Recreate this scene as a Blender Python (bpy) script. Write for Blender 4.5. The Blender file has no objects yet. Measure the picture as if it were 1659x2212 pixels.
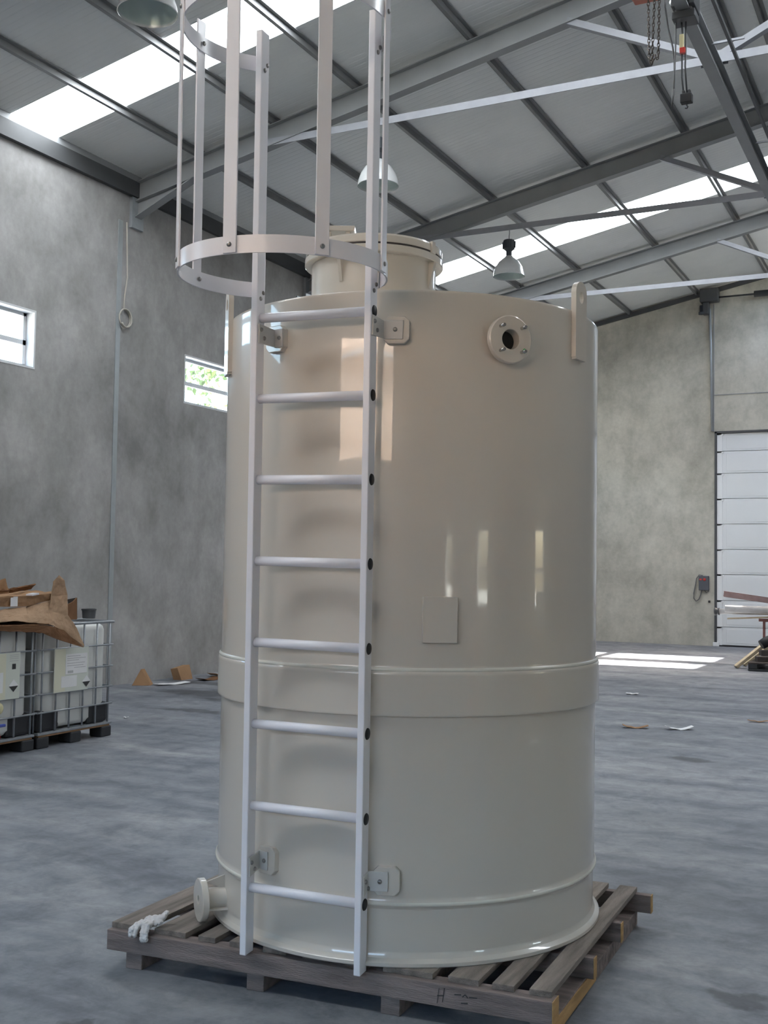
import bpy, bmesh, math, random
from mathutils import Matrix, Vector

rnd = random.Random(7)
scene = bpy.context.scene
col = scene.collection
pi = math.pi
rad = math.radians

# ------------------------------------------------------------------ camera
cam_d = bpy.data.cameras.new('camera')
cam = bpy.data.objects.new('camera', cam_d)
col.objects.link(cam)
YAW, PITCH, ROLL, EYE = rad(26.85), rad(2.8), rad(0.9), 1.64
fw = Vector((-math.sin(YAW) * math.cos(PITCH), math.cos(YAW) * math.cos(PITCH), math.sin(PITCH)))
r0 = Vector((math.cos(YAW), math.sin(YAW), 0))
u0 = r0.cross(fw)
rt = math.cos(ROLL) * r0 + math.sin(ROLL) * u0
up = -math.sin(ROLL) * r0 + math.cos(ROLL) * u0
cam.matrix_world = Matrix(((rt.x, up.x, -fw.x, 0), (rt.y, up.y, -fw.y, 0), (rt.z, up.z, -fw.z, EYE), (0, 0, 0, 1)))
cam_d.sensor_fit = 'VERTICAL'
cam_d.sensor_height = 36.0
cam_d.lens = 36.0 * 2400 / 2212
cam_d.clip_start = 0.05
cam_d.clip_end = 400
scene.camera = cam

# ------------------------------------------------------------------ world, sun, exposure
SUN = Vector((0.55, 0.35, 1.0)).normalized()
world = bpy.data.worlds.new('sky')
scene.world = world
world.use_nodes = True
wn = world.node_tree.nodes
wl = world.node_tree.links
wn.clear()
wo = wn.new('ShaderNodeOutputWorld')
wb = wn.new('ShaderNodeBackground')
ws = wn.new('ShaderNodeTexSky')
ws.sky_type = 'NISHITA'
ws.sun_disc = False
ws.sun_elevation = math.asin(SUN.z)
ws.sun_rotation = math.atan2(SUN.x, SUN.y)
ws.air_density = 1.2
ws.dust_density = 4.0
wb.inputs['Strength'].default_value = 3.6
wl.new(ws.outputs[0], wb.inputs[0])
wl.new(wb.outputs[0], wo.inputs[0])

sun_d = bpy.data.lights.new('sun', 'SUN')
sun_d.energy = 90.0
sun_d.angle = rad(0.6)
sun_d.color = (1.0, 0.95, 0.87)
sun = bpy.data.objects.new('sun', sun_d)
sun.rotation_euler = SUN.to_track_quat('Z', 'Y').to_euler()
sun.location = (20, 10, 40)
col.objects.link(sun)

SKYLIGHT = 17.0          # glow of the translucent roof sheets
scene.view_settings.view_transform = 'Standard'
scene.view_settings.look = 'None'
scene.view_settings.gamma = 1.0
scene.view_settings.use_curve_mapping = False
scene.view_settings.exposure = 0.0

# ------------------------------------------------------------------ materials
MATS = {}


def _base(name):
    m = bpy.data.materials.new(name)
    m.use_nodes = True
    nt = m.node_tree
    b = nt.nodes['Principled BSDF']
    MATS[name] = m
    return m, nt, b


def mat(name, c, rough=0.5, metal=0.0, spec=0.5, var=0.0, scale=6.0, bump=0.0, bscale=40.0, c2=None, stretch=None, coat=0.0):
    """Plain procedural material: colour broken up by noise plus fine bump."""
    m, nt, b = _base(name)
    b.inputs['Roughness'].default_value = rough
    b.inputs['Metallic'].default_value = metal
    b.inputs['Specular IOR Level'].default_value = spec
    b.inputs['Coat Weight'].default_value = coat
    b.inputs['Coat Roughness'].default_value = 0.035
    tc = nt.nodes.new('ShaderNodeTexCoord')
    src = tc.outputs['Object']
    if stretch:
        mp = nt.nodes.new('ShaderNodeMapping')
        mp.inputs['Scale'].default_value = stretch
        nt.links.new(src, mp.inputs[0])
        src = mp.outputs[0]
    n = nt.nodes.new('ShaderNodeTexNoise')
    n.inputs['Scale'].default_value = scale
    n.inputs['Detail'].default_value = 5
    nt.links.new(src, n.inputs['Vector'])
    r = nt.nodes.new('ShaderNodeValToRGB')
    r.color_ramp.elements[0].position = 0.3
    r.color_ramp.elements[1].position = 0.7
    d = c2 if c2 else tuple(x * (1 - var) for x in c)
    r.color_ramp.elements[0].color = (*d, 1)
    r.color_ramp.elements[1].color = (*c, 1)
    nt.links.new(n.outputs['Fac'], r.inputs[0])
    nt.links.new(r.outputs[0], b.inputs['Base Color'])
    if bump:
        n2 = nt.nodes.new('ShaderNodeTexNoise')
        n2.inputs['Scale'].default_value = bscale
        n2.inputs['Detail'].default_value = 3
        nt.links.new(src, n2.inputs['Vector'])
        bp = nt.nodes.new('ShaderNodeBump')
        bp.inputs['Strength'].default_value = bump
        bp.inputs['Distance'].default_value = 0.01
        nt.links.new(n2.outputs['Fac'], bp.inputs['Height'])
        nt.links.new(bp.outputs[0], b.inputs['Normal'])
    return m


def ramp(nt, fac, stops):
    r = nt.nodes.new('ShaderNodeValToRGB')
    e = r.color_ramp.elements
    while len(e) < len(stops):
        e.new(0.5)
    for el, (p, c) in zip(e, stops):
        el.position = p
        el.color = (*c, 1) if len(c) == 3 else c
    nt.links.new(fac, r.inputs[0])
    return r.outputs[0]


def noise(nt, vec, scale, detail=5, rough=0.55, dist=0.0):
    n = nt.nodes.new('ShaderNodeTexNoise')
    n.inputs['Scale'].default_value = scale
    n.inputs['Detail'].default_value = detail
    n.inputs['Roughness'].default_value = rough
    n.inputs['Distortion'].default_value = dist
    nt.links.new(vec, n.inputs['Vector'])
    return n.outputs['Fac']


def mapping(nt, scale):
    tc = nt.nodes.new('ShaderNodeTexCoord')
    mp = nt.nodes.new('ShaderNodeMapping')
    mp.inputs['Scale'].default_value = scale
    nt.links.new(tc.outputs['Object'], mp.inputs[0])
    return mp.outputs[0]


def mul(nt, a, b, fac=1.0, mode='MULTIPLY'):
    x = nt.nodes.new('ShaderNodeMix')
    x.data_type = 'RGBA'
    x.blend_type = mode
    if isinstance(fac, float):
        x.inputs[0].default_value = fac
    else:
        nt.links.new(fac, x.inputs[0])
    for s, v in ((6, a), (7, b)):
        if isinstance(v, tuple):
            x.inputs[s].default_value = (*v, 1)
        else:
            nt.links.new(v, x.inputs[s])
    return x.outputs[2]


def concrete(name, base, warm):
    m, nt, b = _base(name)
    b.inputs['Roughness'].default_value = 0.85
    b.inputs['Specular IOR Level'].default_value = 0.25
    v1 = mapping(nt, (1, 1, 1))
    v2 = mapping(nt, (1, 1, 0.7))
    c = ramp(nt, noise(nt, v1, 0.55, 6, 0.6, 0.6), [(0.3, tuple(x * 0.76 for x in base)), (0.48, base), (0.7, warm)])
    c = mul(nt, c, ramp(nt, noise(nt, v2, 2.2, 6, 0.65), [(0.32, (0.78, 0.78, 0.77)), (0.6, (1.07, 1.07, 1.07))]))
    c = mul(nt, c, ramp(nt, noise(nt, v1, 14, 4, 0.6), [(0.3, (0.93, 0.93, 0.93)), (0.7, (1.04, 1.04, 1.04))]))
    nt.links.new(c, b.inputs['Base Color'])
    bp = nt.nodes.new('ShaderNodeBump')
    bp.inputs['Strength'].default_value = 0.15
    bp.inputs['Distance'].default_value = 0.01
    nt.links.new(noise(nt, v1, 9, 5), bp.inputs['Height'])
    nt.links.new(bp.outputs[0], b.inputs['Normal'])
    return m


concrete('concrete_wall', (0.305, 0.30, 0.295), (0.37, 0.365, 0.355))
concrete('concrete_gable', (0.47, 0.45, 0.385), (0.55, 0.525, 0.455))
concrete('concrete_lintel', (0.37, 0.36, 0.335), (0.42, 0.41, 0.375))

# polished concrete floor with scuffs, damp marks and oil spots
m, nt, b = _base('floor_concrete')
v1 = mapping(nt, (1, 1, 1))
v2 = mapping(nt, (0.45, 1.6, 1))
c = ramp(nt, noise(nt, v2, 0.9, 7, 0.62, 0.8), [(0.27, (0.082, 0.092, 0.112)), (0.5, (0.168, 0.178, 0.198)), (0.72, (0.28, 0.283, 0.29))])
c = mul(nt, c, ramp(nt, noise(nt, v1, 4.5, 6, 0.7, 0.4), [(0.3, (0.55, 0.57, 0.61)), (0.6, (1.16, 1.15, 1.14))]))
c = mul(nt, c, ramp(nt, noise(nt, v1, 30, 3, 0.6), [(0.3, (0.9, 0.9, 0.9)), (0.7, (1.05, 1.05, 1.05))]))
spots = [((-8.3, 11.6), (0.9, 0.35)), ((-7.6, 11.2), (0.75, 0.18)), ((-8.9, 12.6), (0.8, 0.2)), ((-7.5, 10.2), (0.5, 0.16)),
         ((-0.70, 4.52), (0.13, 0.09)), ((-0.52, 4.40), (0.1, 0.06)), ((-2.0, 9.95), (0.2, 0.13)), ((-2.75, 3.1), (0.09, 0.05)),
         ((-2.35, 2.95), (0.05, 0.03))]
tc = nt.nodes.new('ShaderNodeTexCoord')
jit = nt.nodes.new('ShaderNodeTexNoise')
jit.inputs['Scale'].default_value = 5
jit.inputs['Detail'].default_value = 4
nt.links.new(tc.outputs['Object'], jit.inputs['Vector'])
jm = nt.nodes.new('ShaderNodeVectorMath')
jm.operation = 'MULTIPLY_ADD'
jm.inputs[1].default_value = (0.35, 0.35, 0)
nt.links.new(jit.outputs['Color'], jm.inputs[0])
nt.links.new(tc.outputs['Object'], jm.inputs[2])
rough_in = None
for (px, py), (sx, sy) in spots:
    mp = nt.nodes.new('ShaderNodeMapping')
    mp.vector_type = 'POINT'
    mp.inputs['Location'].default_value = (-(px + 0.175) / sx, -(py + 0.175) / sy, 0)
    mp.inputs['Scale'].default_value = (1 / sx, 1 / sy, 0)
    nt.links.new(jm.outputs[0], mp.inputs[0])
    ln = nt.nodes.new('ShaderNodeVectorMath')
    ln.operation = 'LENGTH'
    nt.links.new(mp.outputs[0], ln.inputs[0])
    mk = ramp(nt, ln.outputs['Value'], [(0.6, (0.42, 0.42, 0.42)), (1.0, (1, 1, 1))])
    c = mul(nt, c, mk)
nt.links.new(c, b.inputs['Base Color'])
rg = ramp(nt, noise(nt, v1, 2.2, 5), [(0.3, (0.42, 0.42, 0.42)), (0.7, (0.62, 0.62, 0.62))])
nt.links.new(rg, b.inputs['Roughness'])
b.inputs['Specular IOR Level'].default_value = 0.45
bp = nt.nodes.new('ShaderNodeBump')
bp.inputs['Strength'].default_value = 0.08
bp.inputs['Distance'].default_value = 0.01
nt.links.new(noise(nt, v1, 18, 5), bp.inputs['Height'])
nt.links.new(bp.outputs[0], b.inputs['Normal'])

mat('roof_sheet', (0.72, 0.735, 0.72), 0.42, 0.0, 0.5, 0.08, 1.5)
mat('steel_painted', (0.26, 0.27, 0.275), 0.5, 0.0, 0.4, 0.12, 3)
mat('steel_purlin', (0.24, 0.245, 0.245), 0.5, 0.3, 0.4, 0.12, 3)
mat('steel_galvanised', (0.29, 0.30, 0.325), 0.5, 0.2, 0.5, 0.12, 9)
mat('steel_dark', (0.075, 0.078, 0.082), 0.5, 0.2, 0.4, 0.15, 5)
mat('eave_steel', (0.075, 0.078, 0.08), 0.6, 0.2, 0.4, 0.15, 3)
mat('tank_plastic', (0.61, 0.56, 0.49), 0.3, 0, 0.5, 0.03, 1.2, coat=0.8)
mat('tank_weld_highlight', (0.68, 0.66, 0.58), 0.25, 0, 0.5, 0.05, 20)  # weld seam, its colour lightened to paint in the highlight
mat('ladder_plastic', (0.86, 0.845, 0.88), 0.2, 0, 0.5, 0.03, 4)
mat('bracket_plate', (0.58, 0.565, 0.54), 0.35, 0, 0.5, 0.04, 8)
mat('black_rubber', (0.02, 0.02, 0.022), 0.6, 0, 0.4, 0.1, 10)
mat('stainless', (0.62, 0.60, 0.57), 0.25, 1.0, 0.5, 0.1, 20)
mat('bolt_steel', (0.32, 0.31, 0.30), 0.35, 1.0, 0.5, 0.2, 30)
mat('green_paint', (0.05, 0.35, 0.08), 0.5)
mat('hole_dark', (0.012, 0.012, 0.012), 0.9)
mat('old_wood', (0.30, 0.255, 0.22), 0.85, 0, 0.2, 0.5, 3.0, 0.5, 30, stretch=(9, 0.9, 9))
mat('beam_wood', (0.29, 0.235, 0.215), 0.85, 0, 0.2, 0.5, 3.0, 0.5, 30, stretch=(0.9, 9, 9))
mat('fresh_wood', (0.55, 0.34, 0.15), 0.8, 0, 0.2, 0.35, 6.0, 0.3, 40, stretch=(6, 1, 6))
mat('cloth_white', (0.68, 0.65, 0.63), 0.95, 0, 0.1, 0.12, 25, 0.4, 120)
mat('white_paint', (0.78, 0.79, 0.79), 0.45, 0, 0.4, 0.04, 3)
mat('door_white', (0.72, 0.735, 0.735), 0.5, 0, 0.35, 0.05, 1.5)
mat('frame_white', (0.60, 0.61, 0.62), 0.4, 0, 0.45, 0.06, 5)
mat('ibc_bottle', (0.66, 0.665, 0.64), 0.4, 0, 0.4, 0.06, 3)
mat('ibc_cage', (0.36, 0.38, 0.40), 0.42, 0.6, 0.5, 0.2, 20)
mat('ibc_black', (0.03, 0.031, 0.034), 0.55, 0, 0.4, 0.2, 8)
mat('ibc_plate', (0.58, 0.61, 0.55), 0.5, 0, 0.4, 0.06, 3)
mat('ibc_plate_yellow', (0.63, 0.62, 0.49), 0.5, 0, 0.4, 0.06, 3)
mat('paper', (0.72, 0.72, 0.72), 0.8, 0, 0.2, 0.05, 8)
mat('print_grey', (0.42, 0.42, 0.43), 0.8)
mat('print_black', (0.03, 0.03, 0.03), 0.7)
mat('red_plastic', (0.5, 0.04, 0.03), 0.4)
mat('blue_plastic', (0.06, 0.09, 0.36), 0.4)
mat('cream_plastic', (0.55, 0.5, 0.3), 0.5)
mat('cardboard', (0.34, 0.205, 0.115), 0.9, 0, 0.15, 0.2, 4, 0.2, 60)
mat('cardboard_pale', (0.42, 0.285, 0.185), 0.9, 0, 0.15, 0.2, 4, 0.2, 60)
mat('cardboard_inside', (0.20, 0.105, 0.055), 0.9, 0, 0.15, 0.3, 4, 0.2, 60)
mat('tape', (0.70, 0.70, 0.72), 0.25)
mat('grey_pot', (0.075, 0.078, 0.085), 0.6, 0, 0.3, 0.15, 10)
mat('lamp_reflector', (0.66, 0.68, 0.68), 0.25, 0.2, 0.5, 0.08, 8)
mat('lamp_gear', (0.06, 0.068, 0.078), 0.5, 0.2, 0.4, 0.1, 10)
mat('chain_steel', (0.16, 0.135, 0.12), 0.5, 0.7, 0.5, 0.3, 60)
mat('hoist_red', (0.42, 0.09, 0.04), 0.45, 0, 0.5, 0.15, 10)
mat('orange_paint', (0.75, 0.20, 0.07), 0.45, 0, 0.4, 0.12, 8)
mat('rust_red', (0.23, 0.10, 0.09), 0.6, 0.1, 0.4, 0.3, 12)
mat('pale_red', (0.40, 0.27, 0.26), 0.6, 0, 0.4, 0.2, 12)
mat('pipe_grey', (0.42, 0.41, 0.40), 0.4, 0, 0.4, 0.15, 10)
mat('timber_light', (0.52, 0.43, 0.30), 0.8, 0, 0.2, 0.25, 8, 0.2, 50)
mat('timber_dark', (0.09, 0.075, 0.07), 0.85, 0, 0.2, 0.4, 8, 0.3, 40)
mat('control_grey', (0.085, 0.09, 0.105), 0.5, 0, 0.4, 0.1, 10)
mat('cable_grey', (0.13, 0.13, 0.135), 0.6)
mat('cable_cream', (0.42, 0.40, 0.35), 0.6)
mat('conduit', (0.33, 0.355, 0.365), 0.45, 0.3, 0.5, 0.1, 10)
mat('outdoor_ground', (0.42, 0.40, 0.36), 0.9, 0, 0.2, 0.2, 0.5)
mat('outdoor_render', (0.50, 0.35, 0.27), 0.85, 0, 0.2, 0.1, 0.5)
mat('outdoor_white', (0.72, 0.70, 0.65), 0.85, 0, 0.2, 0.1, 0.5)
mat('bark', (0.12, 0.09, 0.065), 0.9, 0, 0.2, 0.4, 6, 0.5, 20)
m = mat('leaf', (0.10, 0.125, 0.075), 0.6, 0, 0.3, 0.4, 1.5)
nt = m.node_tree
tl = nt.nodes.new('ShaderNodeBsdfTranslucent')
tl.inputs[0].default_value = (0.06, 0.10, 0.03, 1)
ms = nt.nodes.new('ShaderNodeMixShader')
nt.links.new(nt.nodes['Principled BSDF'].outputs[0], ms.inputs[1])
nt.links.new(tl.outputs[0], ms.inputs[2])
nt.links.new(ms.outputs[0], nt.nodes['Material Output'].inputs[0])

m, nt, b = _base('window_glass')
b.inputs['Base Color'].default_value = (1, 1, 1, 1)
out = nt.nodes['Material Output']
gl = nt.nodes.new('ShaderNodeBsdfGlossy')
gl.inputs['Roughness'].default_value = 0.02
tr = nt.nodes.new('ShaderNodeBsdfTransparent')
tr.inputs[0].default_value = (0.93, 0.97, 0.96, 1)
mx = nt.nodes.new('ShaderNodeMixShader')
mx.inputs[0].default_value = 0.06
nt.links.new(tr.outputs[0], mx.inputs[1])
nt.links.new(gl.outputs[0], mx.inputs[2])
nt.links.new(mx.outputs[0], out.inputs[0])
nt.nodes.remove(b)

m, nt, b = _base('skylight_sheet')       # milky roof sheet glowing with daylight
b.inputs['Base Color'].default_value = (0.8, 0.8, 0.8, 1)
b.inputs['Roughness'].default_value = 0.4
b.inputs['Emission Color'].default_value = (0.90, 0.95, 1.0, 1)
b.inputs['Emission Strength'].default_value = SKYLIGHT
m, nt, b = _base('added_clear')  # see-through sheet, added out of view to let the sun in
b.inputs['Base Color'].default_value = (0.9, 0.9, 0.9, 1)
out = nt.nodes['Material Output']
tr = nt.nodes.new('ShaderNodeBsdfTransparent')
tr.inputs[0].default_value = (0.95, 0.95, 0.95, 1)
nt.links.new(tr.outputs[0], out.inputs[0])
nt.nodes.remove(b)


# ------------------------------------------------------------------ mesh helpers
class MB:
    def __init__(s):
        s.v, s.f, s.sm = [], [], []

    def add(s, vs, fs, smooth=False):
        k = len(s.v)
        s.v += [tuple(v) for v in vs]
        s.f += [tuple(i + k for i in f) for f in fs]
        s.sm += [smooth] * len(fs)
        return s

    def hexa(s, p):
        """8 corners: bottom ring 0-3 then top ring 4-7 (counter-clockwise from above)."""
        return s.add(p, [(3, 2, 1, 0), (4, 5, 6, 7), (0, 1, 5, 4), (1, 2, 6, 5), (2, 3, 7, 6), (3, 0, 4, 7)])

    def box(s, x0, x1, y0, y1, z0, z1):
        return s.hexa([(x0, y0, z0), (x1, y0, z0), (x1, y1, z0), (x0, y1, z0), (x0, y0, z1), (x1, y0, z1), (x1, y1, z1), (x0, y1, z1)])

    def obox(s, c, ax, ay, az, hx, hy, hz):
        c, ax, ay, az = Vector(c), Vector(ax), Vector(ay), Vector(az)
        p = []
        for k in (-1, 1):
            for i, j in ((-1, -1), (1, -1), (1, 1), (-1, 1)):
                p.append(c + ax * hx * i + ay * hy * j + az * hz * k)
        return s.hexa(p)

    def bar(s, a, b, w, h, upv=(0, 0, 1)):
        a, b = Vector(a), Vector(b)
        d = (b - a)
        L = d.length
        d.normalize()
        sd = d.cross(Vector(upv))
        if sd.length < 1e-5:
            sd = d.cross(Vector((1, 0, 0)))
        sd.normalize()
        u = sd.cross(d)
        return s.obox((a + b) / 2, sd, d, u, w / 2, L / 2, h / 2)

    def tube(s, pts, r, n=8, cap=True, smooth=True):
        pts = [Vector(p) for p in pts]
        rs = r if isinstance(r, (list, tuple)) else [r] * len(pts)
        rings = []
        ref = None
        for i, p in enumerate(pts):
            if i == 0:
                d = pts[1] - p
            elif i == len(pts) - 1:
                d = p - pts[i - 1]
            else:
                d = pts[i + 1] - pts[i - 1]
            d.normalize()
            if ref is None:
                ref = Vector((0, 0, 1)) if abs(d.z) < 0.9 else Vector((1, 0, 0))
            a = d.cross(ref)
            a.normalize()
            b_ = d.cross(a)
            ref = -b_ if False else ref
            rings.append([p + rs[i] * (math.cos(2 * pi * k / n) * a + math.sin(2 * pi * k / n) * b_) for k in range(n)])
        vs = [v for rg_ in rings for v in rg_]
        fs = []
        for i in range(len(pts) - 1):
            for k in range(n):
                k2 = (k + 1) % n
                fs.append((i * n + k, (i + 1) * n + k, (i + 1) * n + k2, i * n + k2))
        s.add(vs, fs, smooth)
        if cap:
            s.add(rings[0], [tuple(range(n))])
            s.add(rings[-1], [tuple(reversed(range(n)))])
        return s

    def lathe(s, prof, n=64, c=(0, 0, 0), ax=None, ay=None, az=None, smooth=True, close=False):
        """prof: list of (r, h, new_smooth_group?) revolved about az."""
        c = Vector(c)
        ax = Vector(ax or (1, 0, 0))
        ay = Vector(ay or (0, 1, 0))
        az = Vector(az or (0, 0, 1))
        for i in range(len(prof) - 1):
            (r1, h1), (r2, h2) = prof[i][:2], prof[i + 1][:2]
            A = [c + az * h1 + r1 * (math.cos(2 * pi * k / n) * ax + math.sin(2 * pi * k / n) * ay) for k in range(n)]
            B = [c + az * h2 + r2 * (math.cos(2 * pi * k / n) * ax + math.sin(2 * pi * k / n) * ay) for k in range(n)]
            if r1 < 1e-6 and r2 < 1e-6:
                continue
            if r1 < 1e-6:
                s.add([c + az * h1] + B, [(0, 1 + k, 1 + (k + 1) % n) for k in range(n)], smooth)
            elif r2 < 1e-6:
                s.add([c + az * h2] + A, [(0, 1 + (k + 1) % n, 1 + k) for k in range(n)], smooth)
            else:
                s.add(A + B, [(k, (k + 1) % n, n + (k + 1) % n, n + k) for k in range(n)], smooth)
        return s

    def ellipsoid(s, c, rx, ry, rz, n=12, m_=8, rot=None):
        vs, fs = [], []
        R_ = rot or Matrix.Identity(3)
        c = Vector(c)
        for i in range(m_ + 1):
            t = pi * i / m_
            for k in range(n):
                p = 2 * pi * k / n
                vs.append(c + R_ @ Vector((rx * math.sin(t) * math.cos(p), ry * math.sin(t) * math.sin(p), rz * math.cos(t))))
        for i in range(m_):
            for k in range(n):
                fs.append((i * n + k, (i + 1) * n + k, (i + 1) * n + (k + 1) % n, i * n + (k + 1) % n))
        return s.add(vs, fs, True)

    def prism(s, poly, d):
        """poly: 3D polygon, extruded by vector d."""
        n = len(poly)
        d = Vector(d)
        vs = [Vector(p) for p in poly] + [Vector(p) + d for p in poly]
        fs = [tuple(reversed(range(n))), tuple(range(n, 2 * n))] + [(i, (i + 1) % n, n + (i + 1) % n, n + i) for i in range(n)]
        return s.add(vs, fs)

    def mesh(s, name, o=(0, 0, 0)):
        o = Vector(o)
        me = bpy.data.meshes.new(name)
        me.from_pydata([tuple(Vector(v) - o) for v in s.v], [], s.f)
        me.polygons.foreach_set('use_smooth', s.sm)
        bm = bmesh.new()
        bm.from_mesh(me)
        bmesh.ops.remove_doubles(bm, verts=bm.verts, dist=1e-5)
        bmesh.ops.recalc_face_normals(bm, faces=bm.faces)
        bm.to_mesh(me)
        bm.free()
        me.validate()
        me.update()
        return me

    def build(s, name, material, parent=None, bevel=0.0, loc=None, sharp=None):
        """Verts are given in the parent's space (world space minus the parent's own location)."""
        me = s.mesh(name, loc or (0, 0, 0))
        return link(name, me, material, parent, loc, bevel, sharp)


def link(name, me, material=None, parent=None, loc=None, bevel=0.0, sharp=None):
    o = bpy.data.objects.new(name, me)
    col.objects.link(o)
    if material:
        if not me.materials:
            me.materials.append(MATS[material])
    if parent:
        o.parent = parent
    if loc:
        o.location = loc
    if sharp is not None:
        me.set_sharp_from_angle(angle=rad(sharp))
    if bevel:
        bv = o.modifiers.new('edge', 'BEVEL')
        bv.width = bevel
        bv.segments = 2
        bv.limit_method = 'ANGLE'
        bv.angle_limit = rad(40)
    return o


def tag(o, label=None, cat=None, group=None, kind=None):
    if label:
        o['label'] = label
    if cat:
        o['category'] = cat
    if group:
        o['group'] = group
    if kind:
        o['kind'] = kind
    return o


def thing(name, label, cat, loc=(0, 0, 0), group=None, kind=None):
    o = bpy.data.objects.new(name, None)
    o.empty_display_size = 0.1
    col.objects.link(o)
    o.location = loc
    return tag(o, label, cat, group, kind)


def part(o, name, me, material, loc=(0, 0, 0), rz=0.0):
    p = link(name, me, material, o, loc)
    p.rotation_euler = (0, 0, rz)
    return p


# ------------------------------------------------------------------ building dimensions
XL, XR, XRIDGE = -9.9, 5.6, -2.15
YB, YF = 25.2, -6.6           # end wall in view, end wall behind the camera
ZP0, SL = 6.835, 0.2          # underside of the purlins at the left wall, roof slope
PURL = 0.085


def zp(x):                     # underside of purlins / top of rafters
    return ZP0 + SL * ((x - XL) if x <= XRIDGE else (2 * XRIDGE - x - XL))


def zr(x):                     # underside of the roof sheets
    return zp(x) + PURL


FRAMES = [-1.95, 2.65, 7.25, 11.85, 16.45, 21.05]


def wall(name, axis, c0, c1, u_list, top, holes, material):
    """Wall slab between c0 and c1 along `axis`; u is the other horizontal axis; holes = (u0,u1,z0,z1)."""
    us = sorted(set(u_list + [h[0] for h in holes] + [h[1] for h in holes]))
    mb = MB()

    def P(u, c, z):
        return (c, u, z) if axis == 0 else (u, c, z)
    for a, b_ in zip(us[:-1], us[1:]):
        spans = sorted([(h[2], h[3]) for h in holes if h[0] <= a + 1e-6 and h[1] >= b_ - 1e-6])
        z = 0.0
        segs = []
        for h0, h1 in spans:
            if h0 > z:
                segs.append((z, z, h0, h0))
            z = h1
        segs.append((z, z, top(a), top(b_)))
        for za, zb, ta, tb in segs:
            mb.hexa([P(a, c0, za), P(b_, c0, zb), P(b_, c1, zb), P(a, c1, za), P(a, c0, ta), P(b_, c0, tb), P(b_, c1, tb), P(a, c1, ta)])
    return tag(mb.build(name, material), kind='structure')


# ------------------------------------------------------------------ floor, walls
fl = MB().box(XL - 0.2, XR + 0.2, YF - 0.2, YB + 0.2, -0.2, 0.0).build('floor', 'floor_concrete')
tag(fl, 'grey-blue polished concrete floor of the workshop', 'floor', kind='structure')

WIN_L = [(-0.77, 0.86), (3.83, 5.46), (8.43, 10.06), (13.03, 14.66), (17.63, 19.26), (22.2, 23.8)]
WZ0, WZ1 = 3.97, 4.69
wl_ = wall('wall_left', 0, XL - 0.2, XL, [YF, YB], lambda u: zr(XL) - 0.02, [(a, b_, WZ0, WZ1) for a, b_ in WIN_L], 'concrete_wall')
tag(wl_, 'bare grey concrete side wall with small high windows', 'wall')
DX0, DX1, DZ1 = -4.56, 0.26, 4.73
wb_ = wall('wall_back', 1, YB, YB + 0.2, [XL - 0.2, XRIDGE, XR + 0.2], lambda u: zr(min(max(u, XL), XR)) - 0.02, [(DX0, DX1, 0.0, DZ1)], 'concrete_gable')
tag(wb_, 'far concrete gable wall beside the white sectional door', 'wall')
WIN_R = [(-3.1, -2.1), (0.6, 1.6), (5.9, 6.9)]
wr_ = wall('wall_right', 0, XR, XR + 0.2, [YF, YB], lambda u: zr(XR) - 0.02, [(a, b_, 1.2, 2.1) for a, b_ in WIN_R], 'concrete_wall')
tag(wr_, 'concrete side wall on the right, outside the picture', 'wall')
RX0, RX1, RZ0, RZ1 = -5.2, 0.9, 3.0, 4.9
wf_ = wall('wall_front', 1, YF - 0.2, YF, [XL - 0.2, XRIDGE, XR + 0.2], lambda u: zr(min(max(u, XL), XR)) - 0.02, [(RX0, RX1, RZ0, RZ1)], 'concrete_wall')
tag(wf_, 'concrete gable wall behind the viewer with a wide opening', 'wall')


# windows of the left wall: box frames standing a little proud of the wall, two panes over a rail
def window(n, y0, y1, z0, z1, x, side, label, proud=0.004, split=None):
    s = side                       # +1: room lies towards +x
    root = thing('window_%d' % n, label, 'window', (x, (y0 + y1) / 2, z0), kind='structure')
    o = root.location

    def L(mb, name, m_, par=root, bev=0.0):
        return mb.build(name, m_, par, bev, loc=None) if False else link(name, mb.mesh(name, o), m_, par, None, bev)
    xa, xb = (x - 0.19 * s, x + proud * s)
    xa, xb = min(xa, xb), max(xa, xb)
    t = 0.025
    f = MB()
    f.box(xa, xb, y0, y0 + t, z0, z1).box(xa, xb, y1 - t, y1, z0, z1)
    f.box(xa, xb, y0 + t, y1 - t, z1 - t, z1).box(xa, xb, y0 + t, y1 - t, z0, z0 + t)
    L(f, 'window_frame', 'frame_white')
    sp = split or (z0 + z1) / 2 - 0.03
    xg0, xg1 = x - 0.15 * s - 0.02, x - 0.15 * s + 0.02
    r = MB()
    r.box(xg0, xg1, y0 + t, y1 - t, sp - 0.03, sp + 0.03)
    r.box(xg0, xg1, y0 + t, y0 + t + 0.05, z0 + t, z1 - t).box(xg0, xg1, y1 - t - 0.05, y1 - t, z0 + t, z1 - t)
    r.box(xg0, xg1, y0 + t, y1 - t, z0 + t, z0 + t + 0.04).box(xg0, xg1, y0 + t, y1 - t, z1 - t - 0.04, z1 - t)
    L(r, 'glazing_bars', 'frame_white')
    for a, b_ in ((z0 + t + 0.04, sp - 0.03), (sp + 0.03, z1 - t - 0.04)):
        g = MB().box(x - 0.15 * s - 0.003, x - 0.15 * s + 0.003, y0 + t + 0.05, y1 - t - 0.05, a, b_)
        L(g, 'window_pane', 'window_glass')
    return root


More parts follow.
